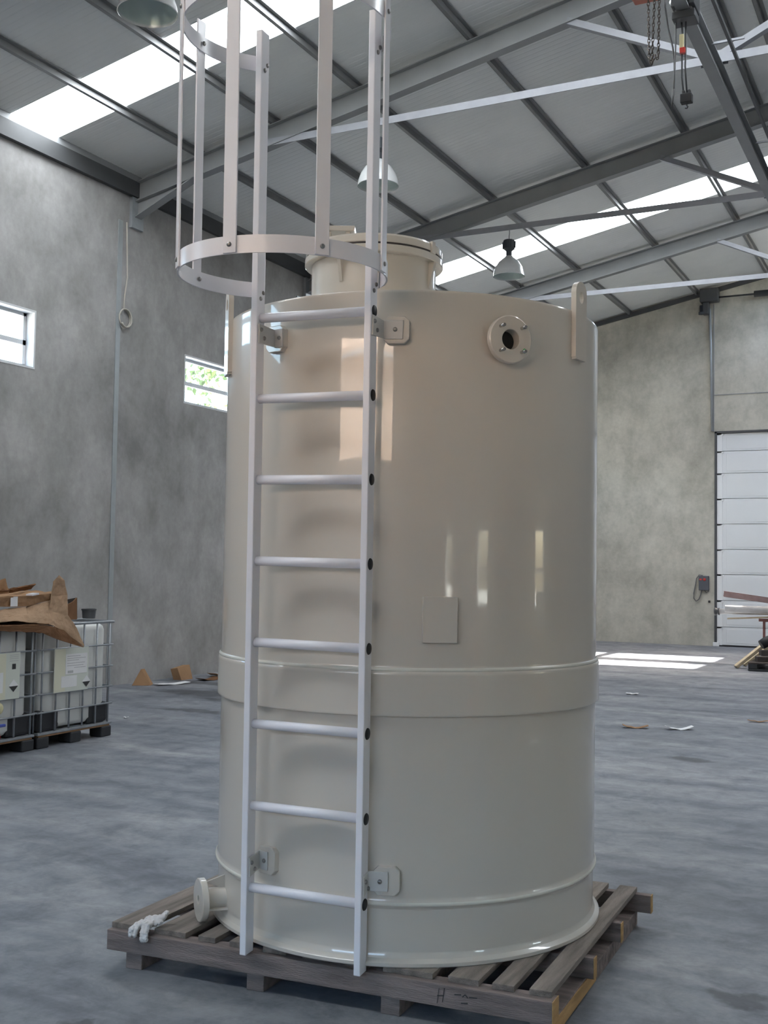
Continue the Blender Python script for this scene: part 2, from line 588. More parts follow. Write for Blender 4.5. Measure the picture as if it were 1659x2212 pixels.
wlab = {2: 'small two-pane window at the left edge of the photo', 3: 'small two-pane window with foliage outside, left of the tank'}
for i, (a, b_) in enumerate(WIN_L):
    window(i + 1, a, b_, WZ0, WZ1, XL, 1, wlab.get(i, 'small high two-pane window in the left wall, out of view, bay %s' % ['one', 'two', '', '', 'five', 'six'][i]))
for i, (a, b_) in enumerate(WIN_R):
    window(7 + i, a, b_, 1.2, 2.1, XR, -1, 'low two-pane window in the right wall, out of view, %s bay' % ['first', 'second', 'third'][i], proud=0.02)
# wide glazed opening in the gable behind the camera
root = thing('window_10', 'wide glazed band high in the gable wall behind the viewer', 'window', ((RX0 + RX1) / 2, YF, RZ0), kind='structure')
f = MB()
for x in (RX0, -2.2, RX1 - 0.06):
    f.box(x, x + 0.06, YF - 0.14, YF - 0.04, RZ0, RZ1)
f.box(RX0, RX1, YF - 0.14, YF - 0.04, RZ0, RZ0 + 0.06).box(RX0, RX1, YF - 0.14, YF - 0.04, RZ1 - 0.06, RZ1)
link('window_frame', f.mesh('window_frame', root.location), 'frame_white', root)
for a, b_ in ((RX0 + 0.06, -2.2), (-2.14, RX1 - 0.06)):
    link('window_pane', MB().box(a, b_, YF - 0.10, YF - 0.094, RZ0 + 0.06, RZ1 - 0.06).mesh('window_pane', root.location), 'window_glass', root)

# eave beam along the left wall and column strips set into the wall
tag(MB().box(XL, XL + 0.07, YF, YB, 6.63, 6.84).build('trim_1', 'eave_steel'), 'dark steel eave beam along the top of the left wall', 'beam', kind='structure')
tag(MB().box(XL, XL + 0.05, YF, YB, 6.84, 6.97).build('trim_2', 'steel_painted'), 'grey steel flashing above the dark eave beam', 'beam', kind='structure')
v = MB()
for k in range(2):
    x0, x1 = (XL, XRIDGE) if k == 0 else (XRIDGE, XR)
    za, zb = zp(x0), zp(x1)
    v.hexa([(x0, YB - 0.06, za - 0.05), (x1, YB - 0.06, zb - 0.05), (x1, YB, zb - 0.05), (x0, YB, za - 0.05),
            (x0, YB - 0.06, za + 0.05), (x1, YB - 0.06, zb + 0.05), (x1, YB, zb + 0.05), (x0, YB, za + 0.05)])
tag(v.build('trim_3', 'steel_dark'), 'dark edge angle where roof meets the far gable', 'trim', kind='structure')
tag(MB().box(DX0 - 0.02, DX1 + 0.02, YB - 0.012, YB, DZ1 + 0.82, DZ1 + 0.835).box(DX0 - 0.03, DX0 - 0.012, YB - 0.012, YB, DZ1, 7.6).build('trim_4', 'steel_painted'),
    'thin panel joints in the concrete above the white door', 'trim', kind='structure')

# ------------------------------------------------------------------ roof: sheets, skylights, purlins
ceil = thing('ceiling', 'pitched roof of pale grey ribbed sheets with purlins', 'roof', (0, 0, 0), kind='structure')
SKY_L = [(0.1, 0.95), (9.5, 10.3), (18.6, 19.55)]
SKY_R = [(9.5, 10.3), (21.9, 22.95), (23.55, 24.75)]
ADDED_CLEAR = [(21.9, 22.95), (23.55, 24.75)]  # unseen clear sheets added on the right slope for the floor's sun patch


def slope_pts(side, x0, x1):
    return (x0, zr(x0)), (x1, zr(x1))


def sheet(y0, y1, xa, xb, material, name, rib=True):
    za, zb = zr(xa), zr(xb)
    ys = []
    if rib:
        n = max(1, int(round((y1 - y0) / 0.1)))
        p = (y1 - y0) / n
        for i in range(n):
            b0 = y0 + i * p
            ys += [(b0, 0), (b0 + p * 0.62, 0), (b0 + p * 0.70, 0.0025), (b0 + p * 0.92, 0.0025)]
        ys.append((y1, 0))
    else:
        ys = [(y0, 0), (y1, 0)]
    vs, fs = [], []
    for y, d in ys:
        vs += [(xa, y, za + d), (xb, y, zb + d), (xb, y, zb + 0.06), (xa, y, za + 0.06)]
    k = len(ys)
    for i in range(k - 1):
        a, c_ = 4 * i, 4 * i + 4
        fs += [(a, a + 1, c_ + 1, c_), (a + 2, a + 3, c_ + 3, c_ + 2), (a + 1, a + 2, c_ + 2, c_ + 1), (a + 3, a, c_, c_ + 3)]
    fs += [(0, 3, 2, 1), (4 * k - 4, 4 * k - 3, 4 * k - 2, 4 * k - 1)]
    return MB().add(vs, fs).build(name, material, ceil)


for side in (0, 1):
    xa, xb = (XL - 0.25, XRIDGE) if side == 0 else (XRIDGE, XR + 0.25)
    sky = SKY_L if side == 0 else SKY_R
    y = YF - 0.2
    while y < YB + 0.2 - 1e-3:
        nxt = [s_ for s_ in sky if s_[0] >= y - 1e-3]
        if nxt and abs(nxt[0][0] - y) < 1e-3:
            y0, y1 = nxt[0]
            clear = (y0, y1) in ADDED_CLEAR and side == 1
            if clear:
                sheet(y0, y1, XRIDGE + 0.2, 0.58, 'added_clear', 'added_clear_sheet', False)
                sheet(y0, y1, XRIDGE, XRIDGE + 0.2, 'roof_sheet', 'roof_sheet')
                sheet(y0, y1, 0.58, xb, 'roof_sheet', 'roof_sheet')
            else:
                e0, e1 = (XL + 0.02, xb - 0.2) if side == 0 else (xa + 0.2, xb - 0.3)
                sheet(y0, y1, e0, e1, 'skylight_sheet', 'skylight_sheet', False)
                if side == 0:
                    sheet(y0, y1, xa, e0, 'roof_sheet', 'roof_sheet')
                    sheet(y0, y1, e1, xb, 'roof_sheet', 'roof_sheet')
                else:
                    sheet(y0, y1, xa, e0, 'roof_sheet', 'roof_sheet')
                    sheet(y0, y1, e1, xb, 'roof_sheet', 'roof_sheet')
            y = y1
        else:
            lim = nxt[0][0] if nxt else YB + 0.2
            y1 = min(y + 1.0, lim)
            if lim - y1 < 0.25:
                y1 = lim
            sheet(y, y1, xa, xb, 'roof_sheet', 'roof_sheet')
            y = y1
PX_L = [-8.83, -7.65, -6.46, -4.93, -3.42, -2.36]
PX_R = [-1.94, 0.63, 2.16, 3.35, 4.53]
for x in PX_L + PX_R:
    z = zp(x)
    q = MB()
    q.box(x - 0.004, x + 0.004, YF, YB, z, z + PURL - 0.004)
    q.box(x - 0.045, x, YF, YB, z, z + 0.006).box(x, x + 0.05, YF, YB, z + PURL - 0.012, z + PURL - 0.006)
    q.box(x - 0.045, x - 0.040, YF, YB, z, z + 0.016)
    q.build('purlin', 'steel_purlin', ceil)
MB().bar((XRIDGE, YF, zr(XRIDGE) - 0.01), (XRIDGE, YB, zr(XRIDGE) - 0.01), 0.3, 0.012).build('ridge_flashing', 'roof_sheet', ceil)


# ------------------------------------------------------------------ portal frames
def ibeam(mb, a, b_, h, w, tf=0.012, tw=0.009, upv=(0, 0, 1)):
    """I section; a-b run along the TOP of the beam."""
    a, b_ = Vector(a), Vector(b_)
    d = (b_ - a).normalized()
    sd = d.cross(Vector(upv)).normalized()
    u = sd.cross(d)
    L = (b_ - a).length / 2
    c = (a + b_) / 2
    mb.obox(c - u * tf / 2, sd, d, u, w / 2, L, tf / 2)
    mb.obox(c - u * (h - tf / 2), sd, d, u, w / 2, L, tf / 2)
    mb.obox(c - u * h / 2, sd, d, u, tw / 2, L, h / 2 - tf)
    return mb


flabel = {11.85: 'nearest grey roof truss frame with pale tie, crossing above the ladder cage',
          16.45: 'second grey roof truss frame, dark tie in front of the far skylight',
          21.05: 'farthest grey roof truss frame with pale tie near the gable wall',
          7.25: 'grey roof truss frame above the viewer, out of view', 2.65: 'grey roof truss frame behind the viewer, out of view',
          -1.95: 'rearmost grey roof truss frame behind the viewer, out of view'}
for Y in FRAMES:
    rt_ = thing('roof_frame', flabel[Y], 'roof truss', (XRIDGE, Y, 7.0), 'steel roof frames', 'structure')
    o = rt_.location

    def K(mb, nm, m_):
        return link(nm, mb.mesh(nm, o), m_, rt_)
    for sgn in (-1, 1):
        xe = XL if sgn < 0 else XR
        K(ibeam(MB(), (xe, Y, zp(xe) - 0.002), (XRIDGE, Y, zp(XRIDGE) - 0.002), 0.27, 0.14), 'rafter', 'steel_painted')
        # haunch: a tapered piece of the same section under the rafter at the wall
        x2 = xe - sgn * 1.05
        h = MB()
        za, zb = zp(xe) - 0.26, zp(x2) - 0.26
        h.prism([(xe, Y - 0.005, za), (x2, Y - 0.005, zb), (xe, Y - 0.005, za - 0.24)], (0, 0.01, 0))
        h.bar((xe, Y, za - 0.24), (x2, Y, zb), 0.14, 0.012)
        K(h, 'haunch', 'steel_painted')
        K(MB().box(min(xe, xe - sgn * 0.012), max(xe, xe - sgn * 0.012), Y - 0.34, Y - 0.255, 0.0, 6.25).box(min(xe, xe - sgn * 0.05), max(xe, xe - sgn * 0.05), Y - 0.12, Y + 0.12, 6.2, 6.62), 'column_flange', 'conduit')
        # diagonal brace from the tie's middle up to the rafter
        K(MB().bar((XRIDGE + sgn * 0.05, Y, 7.09), (XRIDGE + sgn * 1.62, Y, zp(XRIDGE - 1.62) - 0.24), 0.09, 0.075), 'diagonal_brace', 'steel_galvanised')
    xt = 5.6
    t = MB()
    t.bar((XRIDGE - xt, Y - 0.05, 7.05), (XRIDGE + xt, Y - 0.05, 7.05), 0.012, 0.09)
    t.bar((XRIDGE - xt, Y, 7.09), (XRIDGE + xt, Y, 7.09), 0.10, 0.012)
    K(t, 'tie_beam', 'steel_galvanised')
    g = MB()
    g.box(XRIDGE - 0.14, XRIDGE + 0.14, Y - 0.006, Y + 0.006, 7.0, 7.16)
    K(g, 'gusset_plate', 'steel_galvanised')

# ------------------------------------------------------------------ monorail, festoon rail, hoist
mono = MB()
ibeam(mono, (-2.12, YF + 0.3, 7.0), (-2.12, YB - 0.1, 7.0), 0.2, 0.12, 0.014, 0.01)
tag(mono.build('crane_beam', 'steel_painted'), 'dark steel monorail beam running under the roof ties', 'crane beam', kind='structure')
fr_ = thing('festoon_rail', 'thin dark cable rail on pale rods beside the monorail beam', 'cable rail', (-1.89, 12, 6.95))
o = fr_.location
link('rail', MB().box(-1.905, -1.875, YF + 0.3, YB - 0.2, 6.93, 6.965).mesh('rail', o), 'steel_dark', fr_)
for y in [1.5, 4.0, 6.5, 9.0, 11.3, 14.2, 17.0, 20, 23]:
    link('support_rod', MB().bar((-2.08, y, 6.985), (-1.76, y, 6.985), 0.022, 0.022).mesh('support_rod', o), 'steel_galvanised', fr_)


def chain(mb, pts, r, pitch):
    """Interlocked oval links along a polyline."""
    pts = [Vector(p) for p in pts]
    d = []
    for a, b_ in zip(pts[:-1], pts[1:]):
        n = max(1, int((b_ - a).length / pitch))
        d += [a.lerp(b_, i / n) for i in range(n)]
    d.append(pts[-1])
    for i in range(len(d) - 1):
        a, b_ = d[i], d[i + 1]
        t = (b_ - a).normalized()
        ref = Vector((0, 1, 0)) if i % 2 else Vector((1, 0, 0))
        s_ = t.cross(ref)
        if s_.length < 1e-3:
            s_ = t.cross(Vector((0, 0, 1)))
        s_.normalize()
        c = (a + b_) / 2
        L, w = (b_ - a).length * 0.72, r * 1.9
        pp = [c + t * L * math.cos(2 * pi * k / 8) + s_ * w * math.sin(2 * pi * k / 8) for k in range(9)]
        mb.tube(pp, r * 0.75, 5, False)
    return mb


YH = 10.2
ho = thing('chain_hoist', 'chain hoist with dark pulley and hanging chains under the monorail beam', 'hoist', (-2.12, YH, 6.8))
o = ho.location


def HP(mb, nm, m_, par=None, bev=0.0):
    return link(nm, mb.mesh(nm, o), m_, par or ho, None, bev)


HP(MB().box(-2.22, -2.175, YH - 0.14, YH + 0.14, 6.82, 7.0).box(-2.055, -2.01, YH - 0.14, YH + 0.14, 6.82, 7.0).box(-2.22, -2.01, YH - 0.1, YH + 0.1, 6.72, 6.79), 'trolley', 'steel_dark', bev=0.006)
HP(MB().box(-2.62, -2.30, YH - 0.13, YH + 0.13, 7.04, 7.26).box(-2.62, -2.2, YH - 0.03, YH + 0.03, 7.03, 7.06), 'hoist_body', 'hoist_red', bev=0.02)
HP(MB().lathe([(0, -0.06), (0.075, -0.06), (0.085, -0.03), (0.06, 0), (0.085, 0.03), (0.075, 0.06), (0, 0.06)], 20, (-2.12, YH - 0.02, 6.83), (1, 0, 0), (0, 0, 1), (0, 1, 0)), 'pulley', 'steel_dark')
HP(MB().lathe([(0, -0.05), (0.035, -0.05), (0.035, 0.06), (0, 0.06)], 14, (-2.205, YH - 0.06, 6.88), (1, 0, 0), (0, 0, 1), (0, 1, 0)), 'motor_end', 'lamp_reflector')
for x0, x1, zb in ((-2.46, -2.45, 6.45), (-2.40, -2.425, 6.38), (-2.355, -2.365, 6.43)):
    HP(chain(MB(), [(x0, YH, 7.02), (x1, YH, zb)], 0.0062, 0.034), 'chain', 'chain_steel')
HP(chain(MB(), [(-2.45, YH, 6.45), (-2.44, YH, 6.42), (-2.425, YH, 6.38), (-2.41, YH, 6.42), (-2.395, YH, 6.46), (-2.38, YH, 6.42), (-2.365, YH, 6.43)], 0.0062, 0.034), 'chain_loop', 'chain_steel')
HP(MB().tube([(-2.30, YH, 7.0), (-2.30, YH, 6.9), (-2.275, YH, 6.7), (-2.23, YH, 6.5), (-2.215, YH, 6.35), (-2.215, YH, 6.2), (-2.225, YH, 6.05), (-2.24, YH, 5.93)], [0.008] * 6 + [0.013, 0.006], 8), 'pendant_cable', 'cable_grey')
HP(MB().tube([(-2.2, YH - 0.02, 6.84), (-2.2, YH - 0.02, 6.5), (-2.205, YH - 0.02, 6.3), (-2.215, YH - 0.02, 6.1)], 0.007, 8), 'pendant_cable', 'cable_grey')
HP(MB().tube([(-2.155, YH, 6.8), (-2.14, YH, 6.6), (-2.145, YH, 6.44), (-2.145, YH, 6.2), (-2.13, YH, 6.05)], 0.008, 8), 'lift_rope', 'steel_dark')
HP(MB().tube([(-2.11, YH, 6.8), (-2.11, YH, 6.5), (-2.115, YH, 6.3), (-2.1, YH, 6.05)], 0.008, 8), 'lift_rope', 'steel_dark')
rt2 = HP(MB().box(-2.165, -2.125, YH - 0.03, YH + 0.01, 6.45, 6.6), 'limit_weight', 'cream_plastic', bev=0.006)
HP(MB().box(-2.16, -2.112, YH - 0.034, YH + 0.014, 6.42, 6.47), 'red_cap', 'red_plastic', rt2)
hb = HP(MB().box(-2.155, -2.05, YH - 0.035, YH + 0.035, 5.95, 6.035).box(-2.14, -2.115, YH - 0.02, YH + 0.02, 6.03, 6.07).box(-2.09, -2.065, YH - 0.02, YH + 0.02, 6.03, 6.07), 'hook_block', 'black_rubber', bev=0.006)
HP(MB().tube([(-2.1 + 0.0 * k, YH, 5.95) for k in range(1)] + [(-2.1, YH, 5.93), (-2.09, YH, 5.915), (-2.10, YH, 5.90), (-2.115, YH, 5.905)], 0.007, 8), 'hook', 'steel_dark', hb)


# ------------------------------------------------------------------ high-bay lamps
def lamp(x, y, ztie, label):
    t = thing('high_bay_lamp', label, 'lamp', (x, y, 6.27), 'high bay lamps hanging from the roof ties')
    o = t.location

    def L(mb, nm, m_, par=None, sharp=35, bev=0):
        return link(nm, mb.mesh(nm, o), m_, par or t, None, bev, sharp)
    prof = [(0.055, 6.60), (0.07, 6.58), (0.105, 6.555), (0.165, 6.50), (0.215, 6.42), (0.242, 6.34), (0.25, 6.285), (0.256, 6.275), (0.250, 6.27), (0.243, 6.285), (0.235, 6.34), (0.205, 6.415), (0.155, 6.49), (0.10, 6.54), (0.0, 6.55)]
    L(MB().lathe([(r, z) for r, z in prof], 40, (x, y, 0)), 'reflector', 'lamp_reflector')
    L(MB().lathe([(0, 6.292), (0.243, 6.292), (0.243, 6.286), (0, 6.286)], 40, (x, y, 0)), 'cover_glass', 'window_glass')
    L(MB().lathe([(0, 6.60), (0.05, 6.60), (0.05, 6.68), (0.07, 6.70), (0.095, 6.72), (0.095, 6.84), (0.08, 6.86), (0, 6.86)], 8, (x, y, 0), smooth=False), 'gear_box', 'lamp_gear')
    for k in range(6):
        a = 2 * pi * k / 6
        L(MB().obox((x + 0.1 * math.cos(a), y + 0.1 * math.sin(a), 6.78), (math.cos(a), math.sin(a), 0), (-math.sin(a), math.cos(a), 0), (0, 0, 1), 0.012, 0.006, 0.055), 'cooling_fin', 'lamp_gear')
    L(MB().tube([(x, y, 6.85), (x, y, 6.93), (x + 0.006, y, 6.97), (x, y, ztie)], 0.006, 6), 'hanger', 'steel_dark')
    return t


lamp(-6.17, 16.45, 7.1, 'silver bell lamp in front of the far skylight, right of the tank lid')
lamp(-6.15, 11.85, 7.1, 'silver bell lamp seen behind the right stile of the ladder cage')
lamp(-5.98, 7.25, 7.1, 'large silver bell lamp at the top left beside the skylight')

# ------------------------------------------------------------------ sectional door in the far wall
dr = thing('door_1', 'white sectional industrial door of horizontal panels in the far wall', 'door', ((DX0 + DX1) / 2, YB, 0), kind='structure')
o = dr.location


def DP(mb, nm, m_, par=None, bev=0.0):
    return link(nm, mb.mesh(nm, o), m_, par or dr, None, bev)


zs = [0.03, 0.43, 1.01, 1.58, 2.13, 2.69, 3.25, 3.81, 4.30, 4.70]
for i, (a, b_) in enumerate(zip(zs[:-1], zs[1:])):
    p = DP(MB().box(DX0 + 0.05, DX1 - 0.05, YB + 0.03, YB + 0.07, a + 0.006, b_ - 0.006).box(DX0 + 0.25, DX1 - 0.25, YB + 0.024, YB + 0.03, a + 0.05, b_ - 0.05), 'door_panel', 'door_white', bev=0.004)
    DP(MB().box(DX0 + 0.05, DX0 + 0.17, YB + 0.012, YB + 0.03, b_ - 0.035, b_ + 0.0).box(DX0 + 0.14, DX0 + 0.19, YB + 0.004, YB + 0.03, b_ - 0.045, b_ - 0.015), 'hinge', 'white_paint', p)
DP(MB().box(DX0 + 0.05, DX0 + 0.16, YB + 0.012, YB + 0.03, 0.03, 4.7), 'edge_stile', 'white_paint')
DP(MB().box(DX0 + 0.05, DX1 - 0.05, YB + 0.02, YB + 0.08, 0.0, 0.03), 'bottom_seal', 'black_rubber')
DP(MB().box(DX0, DX1, YB + 0.072, YB + 0.085, 0.0, DZ1), 'light_blocker', 'door_white')  # added backing, blocks daylight leaking through the panel joints
DP(MB().box(DX0, DX0 + 0.05, YB - 0.02, YB + 0.06, 0.0, DZ1).box(DX1 - 0.05, DX1, YB - 0.02, YB + 0.06, 0.0, DZ1), 'side_track', 'steel_dark')
DP(MB().box(DX0, DX1, YB - 0.02, YB + 0.06, DZ1 - 0.03, DZ1 + 0.015), 'head_track', 'steel_dark')
DP(MB().box(DX0 - 0.03, DX0 + 0.1, YB - 0.04, YB + 0.02, 0, 0.09), 'track_foot', 'white_paint', bev=0.01)

# pipe, spring shaft bracket and cable on the far wall
pp = thing('door_drive', 'dark door motor with tube running down to the white door', 'motor', (-4.66, YB, 4.8))
o = pp.location
link('drive_tube', MB().tube([(-4.67, YB - 0.03, 7.5), (-4.64, YB - 0.03, 6.6), (-4.61, YB - 0.03, 4.75)], 0.028, 10).mesh('drive_tube', o), 'conduit', pp)
link('motor', MB().box(-4.80, -4.66, YB - 0.2, YB - 0.02, 7.35, 7.62).box(-4.85, -4.45, YB - 0.25, YB - 0.02, 7.62, 7.92).mesh('motor', o), 'steel_dark', pp, None, 0.02)
link('lens', MB().lathe([(0, 0), (0.07, 0), (0.07, 0.05), (0.045, 0.06), (0.045, 0.2), (0, 0.2)], 14, (-4.82, YB - 0.15, 7.36)).mesh('lens', o), 'lamp_gear', pp)
link('spring_shaft', MB().tube([(-4.5, YB - 0.12, 7.72), (0.3, YB - 0.12, 7.72)], 0.02, 8).tube([(-3.7, YB - 0.12, 7.72), (-0.5, YB - 0.12, 7.72)], 0.07, 12).mesh('spring_shaft', o), 'steel_dark', pp)

cb = thing('control_box', 'dark grey door control box with red button on the far wall', 'control box', (-4.78, YB, 1.2))
o = cb.location
bx = link('case', MB().box(-4.89, -4.67, YB - 0.09, YB, 1.22, 1.54).mesh('case', o), 'control_grey', cb, None, 0.015)
link('red_button', MB().lathe([(0, 0.02), (0.03, 0.018), (0.033, 0), (0, 0)], 14, (-4.76, YB - 0.09, 1.46), (1, 0, 0), (0, 0, 1), (0, -1, 0)).mesh('red_button', o), 'red_plastic', bx)
link('red_lamp', MB().box(-4.87, -4.82, YB - 0.096, YB - 0.09, 1.445, 1.475).mesh('red_lamp', o), 'red_plastic', bx)
link('cable', MB().tube([(-4.80, YB - 0.05, 1.545), (-4.88, YB - 0.06, 1.56), (-4.94, YB - 0.06, 1.48), (-4.96, YB - 0.05, 1.35), (-5.0, YB - 0.05, 1.15), (-5.0, YB - 0.05, 1.04), (-4.95, YB - 0.05, 0.98), (-4.89, YB - 0.05, 1.02), (-4.85, YB - 0.05, 1.12), (-4.83, YB - 0.05, 1.22)], 0.011, 7).mesh('cable', o), 'cable_grey', cb)
link('cable', MB().tube([(-4.77, YB - 0.04, 1.22), (-4.73, YB - 0.04, 1.17), (-4.68, YB - 0.04, 1.2), (-4.665, YB - 0.04, 1.26)], 0.008, 6).mesh('cable', o), 'cable_grey', cb)
tag(MB().box(-4.69, -4.65, YB - 0.05, YB, 0.95, 1.0).build('cable_plug', 'black_rubber', bevel=0.008), 'small black socket on the far wall below the control box', 'socket')

tag(MB().tube([(XL + 0.012, 11.67, 6.25), (XL + 0.012, 11.69, 5.9), (XL + 0.012, 11.71, 5.5), (XL + 0.012, 11.66, 5.2), (XL + 0.012, 11.655, 5.06)] +
              [(XL + 0.015 + 0.002 * k, 11.66 + 0.12 * math.sin(2 * pi * k / 14), 4.93 + 0.125 * math.cos(2 * pi * k / 14)) for k in range(24)], 0.011, 7).build('wall_cable', 'cable_cream'),
    'cream cable ending in a loose coil on the left wall', 'cable')

# ------------------------------------------------------------------ tank
TC = Vector((-2.153, 4.513, 0.0))
PT = 0.168                                     # top of the pallet
V0 = Vector((-TC.x, -TC.y, 0)).normalized()    # from the tank towards the viewer
RT0 = Vector((-V0.y, V0.x, 0))
tank = thing('storage_tank', 'tall glossy beige plastic storage tank with manhole and ring flange', 'tank', (TC.x, TC.y, PT))
TO = tank.location


def az(a):
    a = rad(a)
    return (math.cos(a) * V0 + math.sin(a) * RT0)


def TP(mb, nm, m_='tank_plastic', par=None, bev=0.0, sharp=None, label=None):
    o = link(nm, mb.mesh(nm, TO), m_, par or tank, None, bev, sharp)
    if label:
        o['label'] = label
    return o


body = [(0.0, PT), (0.842, PT), (0.846, PT + 0.004), (0.846, PT + 0.016), (0.842, PT + 0.020), (0.828, PT + 0.028), (0.819, PT + 0.045),
        (0.819, 0.372), (0.824, 0.380), (0.832, 0.387), (0.832, 0.393), (0.827, 0.402), (0.824, 0.412), (0.824, 1.082), (0.839, 1.083), (0.840, 1.086),
        (0.840, 1.240), (0.838, 1.246), (0.832, 1.254), (0.8266, 1.264), (0.8266, 2.686), (0.8245, 2.691), (0.819, 2.692), (0.0, 2.70)]

def hold(prof, e=0.006, lim=0.05):
    """Add holding loops next to the ends of long straight runs so that they shade flat."""
    out = [prof[0]]
    for (r1, h1), (r2, h2) in zip(prof[:-1], prof[1:]):
        L = math.hypot(r2 - r1, h2 - h1)
        if L > lim:
            for k in (e / L, 1 - e / L):
                out.append((r1 + (r2 - r1) * k, h1 + (h2 - h1) * k))
        out.append((r2, h2))
    return out


def bead(r0_, z, w, c=None, n=120):
    c = c or TC
    return TP(MB().lathe([(r0_ - 0.004, z - w), (r0_ + 0.003, z - w * 0.5), (r0_ + 0.004, z), (r0_ + 0.003, z + w * 0.5), (r0_ - 0.004, z + w)], n, (c.x, c.y, 0)), 'weld_bead', 'tank_weld_highlight', sharp=60)


TP(MB().lathe(hold(body), 160, (TC.x, TC.y, 0)), 'shell', sharp=32)
bead(0.833, 1.254, 0.009)
bead(0.829, 0.392, 0.010)

# manhole
NC = Vector((-2.24, 4.29, 0))
TP(MB().lathe(hold([(0.285, 2.69), (0.276, 2.705), (0.273, 2.72), (0.273, 2.945)]), 80, NC), 'manhole_neck', sharp=32)
TP(MB().lathe([(0.27, 2.944), (0.300, 2.944), (0.304, 2.948), (0.304, 2.972), (0.300, 2.976), (0.25, 2.976)], 80, NC), 'manhole_flange', sharp=32)
TP(MB().lathe([(0.296, 2.976), (0.298, 2.978), (0.298, 2.984), (0.296, 2.986)], 80, NC), 'gasket', 'timber_dark')
lid = TP(MB().lathe(hold([(0.0, 2.985), (0.297, 2.985), (0.300, 2.989), (0.300, 3.012), (0.292, 3.022), (0.0, 3.03)]), 80, NC), 'manhole_lid', sharp=32)
hd = Vector((-2.305, 4.085, 0))
TP(MB().obox((hd.x, hd.y, 3.068), RT0, V0, (0.12, 0, 1), 0.07, 0.045, 0.011).obox((hd.x - 0.04 * RT0.x, hd.y - 0.04 * RT0.y, 3.04), RT0, V0, (0, 0, 1), 0.01, 0.03, 0.02).obox((hd.x + 0.04 * RT0.x, hd.y + 0.04 * RT0.y, 3.04), RT0, V0, (0, 0, 1), 0.01, 0.03, 0.02), 'lid_handle', par=lid, bev=0.003)
for a in (-28, 62, 152, 242):
    d = az(a)
    s_ = Vector((-d.y, d.x, 0))
    p0 = NC + d * 0.272
    TP(MB().prism([p0 - s_ * 0.008 + Vector((0, 0, 2.943)), p0 - s_ * 0.008 + d * 0.03 + Vector((0, 0, 2.943)), p0 - s_ * 0.008 + d * 0.003 + Vector((0, 0, 2.83)), p0 - s_ * 0.008 + Vector((0, 0, 2.83))], s_ * 0.016), 'neck_gusset')
for a in (58, 178, 298):
    d = az(a)
    p0 = NC + d * 0.300
    TP(MB().obox((p0.x, p0.y, 2.998), Vector((-d.y, d.x, 0)), d, (0, 0, 1), 0.014, 0.008, 0.026), 'lid_clamp', bev=0.002)

# inlet flange with four studs
d = az(25.5)
s_ = Vector((-d.y, d.x, 0))
fc = TC + d * 0.8266 + Vector((0, 0, 2.513))
fz = Vector((0, 0, 1))
fl_ = TP(MB().lathe([(0.060, -0.03), (0.060, 0.022), (0.088, 0.022), (0.093, 0.026), (0.093, 0.042), (0.089, 0.046), (0.040, 0.046), (0.038, 0.044), (0.038, -0.004)], 56, fc, s_, fz, d), 'inlet_flange', sharp=32)
TP(MB().lathe([(0.0, 0.002), (0.0382, 0.002)], 40, fc, s_, fz, d), 'bore', 'hole_dark', fl_)
for k in range(4):
    a = pi / 4 + k * pi / 2
    pc = fc + s_ * 0.066 * math.cos(a) + fz * 0.066 * math.sin(a)
    TP(MB().tube([pc + d * 0.03, pc + d * 0.078], 0.0065, 10), 'stud', 'stainless', fl_)
pc = fc + s_ * 0.066 * math.cos(-pi / 4) + fz * 0.066 * math.sin(-pi / 4) + s_ * 0.011
TP(MB().ellipsoid(pc + d * 0.05 + fz * 0.006, 0.007, 0.007, 0.01, 8, 6), 'green_mark', 'green_paint', fl_)

# name plate backing
d = az(8.1)
s_ = Vector((-d.y, d.x, 0))
pq = TC + d * 0.830
pl = MB().obox((pq.x, pq.y, 1.443), s_, d, (0, 0, 1), 0.0655, 0.013, 0.086)
TP(pl, 'name_plate', bev=0.0015)


# lifting lugs (flat bars welded to the shell, rounded top with a hole)
def lug(a, w, z0, z1, th=0.022):
    d = az(a)
    s_ = Vector((-d.y, d.x, 0))
    c = TC + d * 0.823
    hz = z1 - w / 2 - 0.02
    n = 16
    outer, inner = [], []
    for k in range(n):
        t = 2 * pi * k / n
        inner.append((0.018 * math.cos(t), hz + 0.024 * math.sin(t)))
    # outline as the same number of points: rounded top half, straight bottom
    for k in range(n):
        t = 2 * pi * k / n
        x, y = math.cos(t), math.sin(t)
        if y >= -1e-6:
            outer.append((w / 2 * x, z1 - w / 2 + w / 2 * y))
        else:
            mx_ = max(abs(x), abs(y))
            outer.append((w / 2 * x / mx_, z0 if abs(y) >= abs(x) else z0 + (hz - z0) * (1 - abs(y) / abs(x))))
    mb = MB()
    vs = []
    for dd in (0, th):
        for lst in (outer, inner):
            for x, z in lst:
                p = c + d * dd + s_ * x
                vs.append((p.x, p.y, z))
    fs = []
    for k in range(n):
        k2 = (k + 1) % n
        fs += [(k, k2, n + k2, n + k), (2 * n + k, 3 * n + k, 3 * n + k2, 2 * n + k2), (k, 2 * n + k, 2 * n + k2, k2), (n + k, n + k2, 3 * n + k2, 3 * n + k)]
    mb.add(vs, fs)
    # small wedge foot
    p = c + d * th
    mb.obox((c.x + d.x * th / 2, c.y + d.y * th / 2, z0 - 0.004), s_, d, (0, 0, 1), w / 2 * 0.9, th / 2, 0.005)
    return TP(mb, 'lifting_lug', bev=0.0)


lug(54.5, 0.095, 2.50, 2.815)
lug(-72.0, 0.095, 2.46, 2.825)
lug(174, 0.095, 2.50, 2.82)


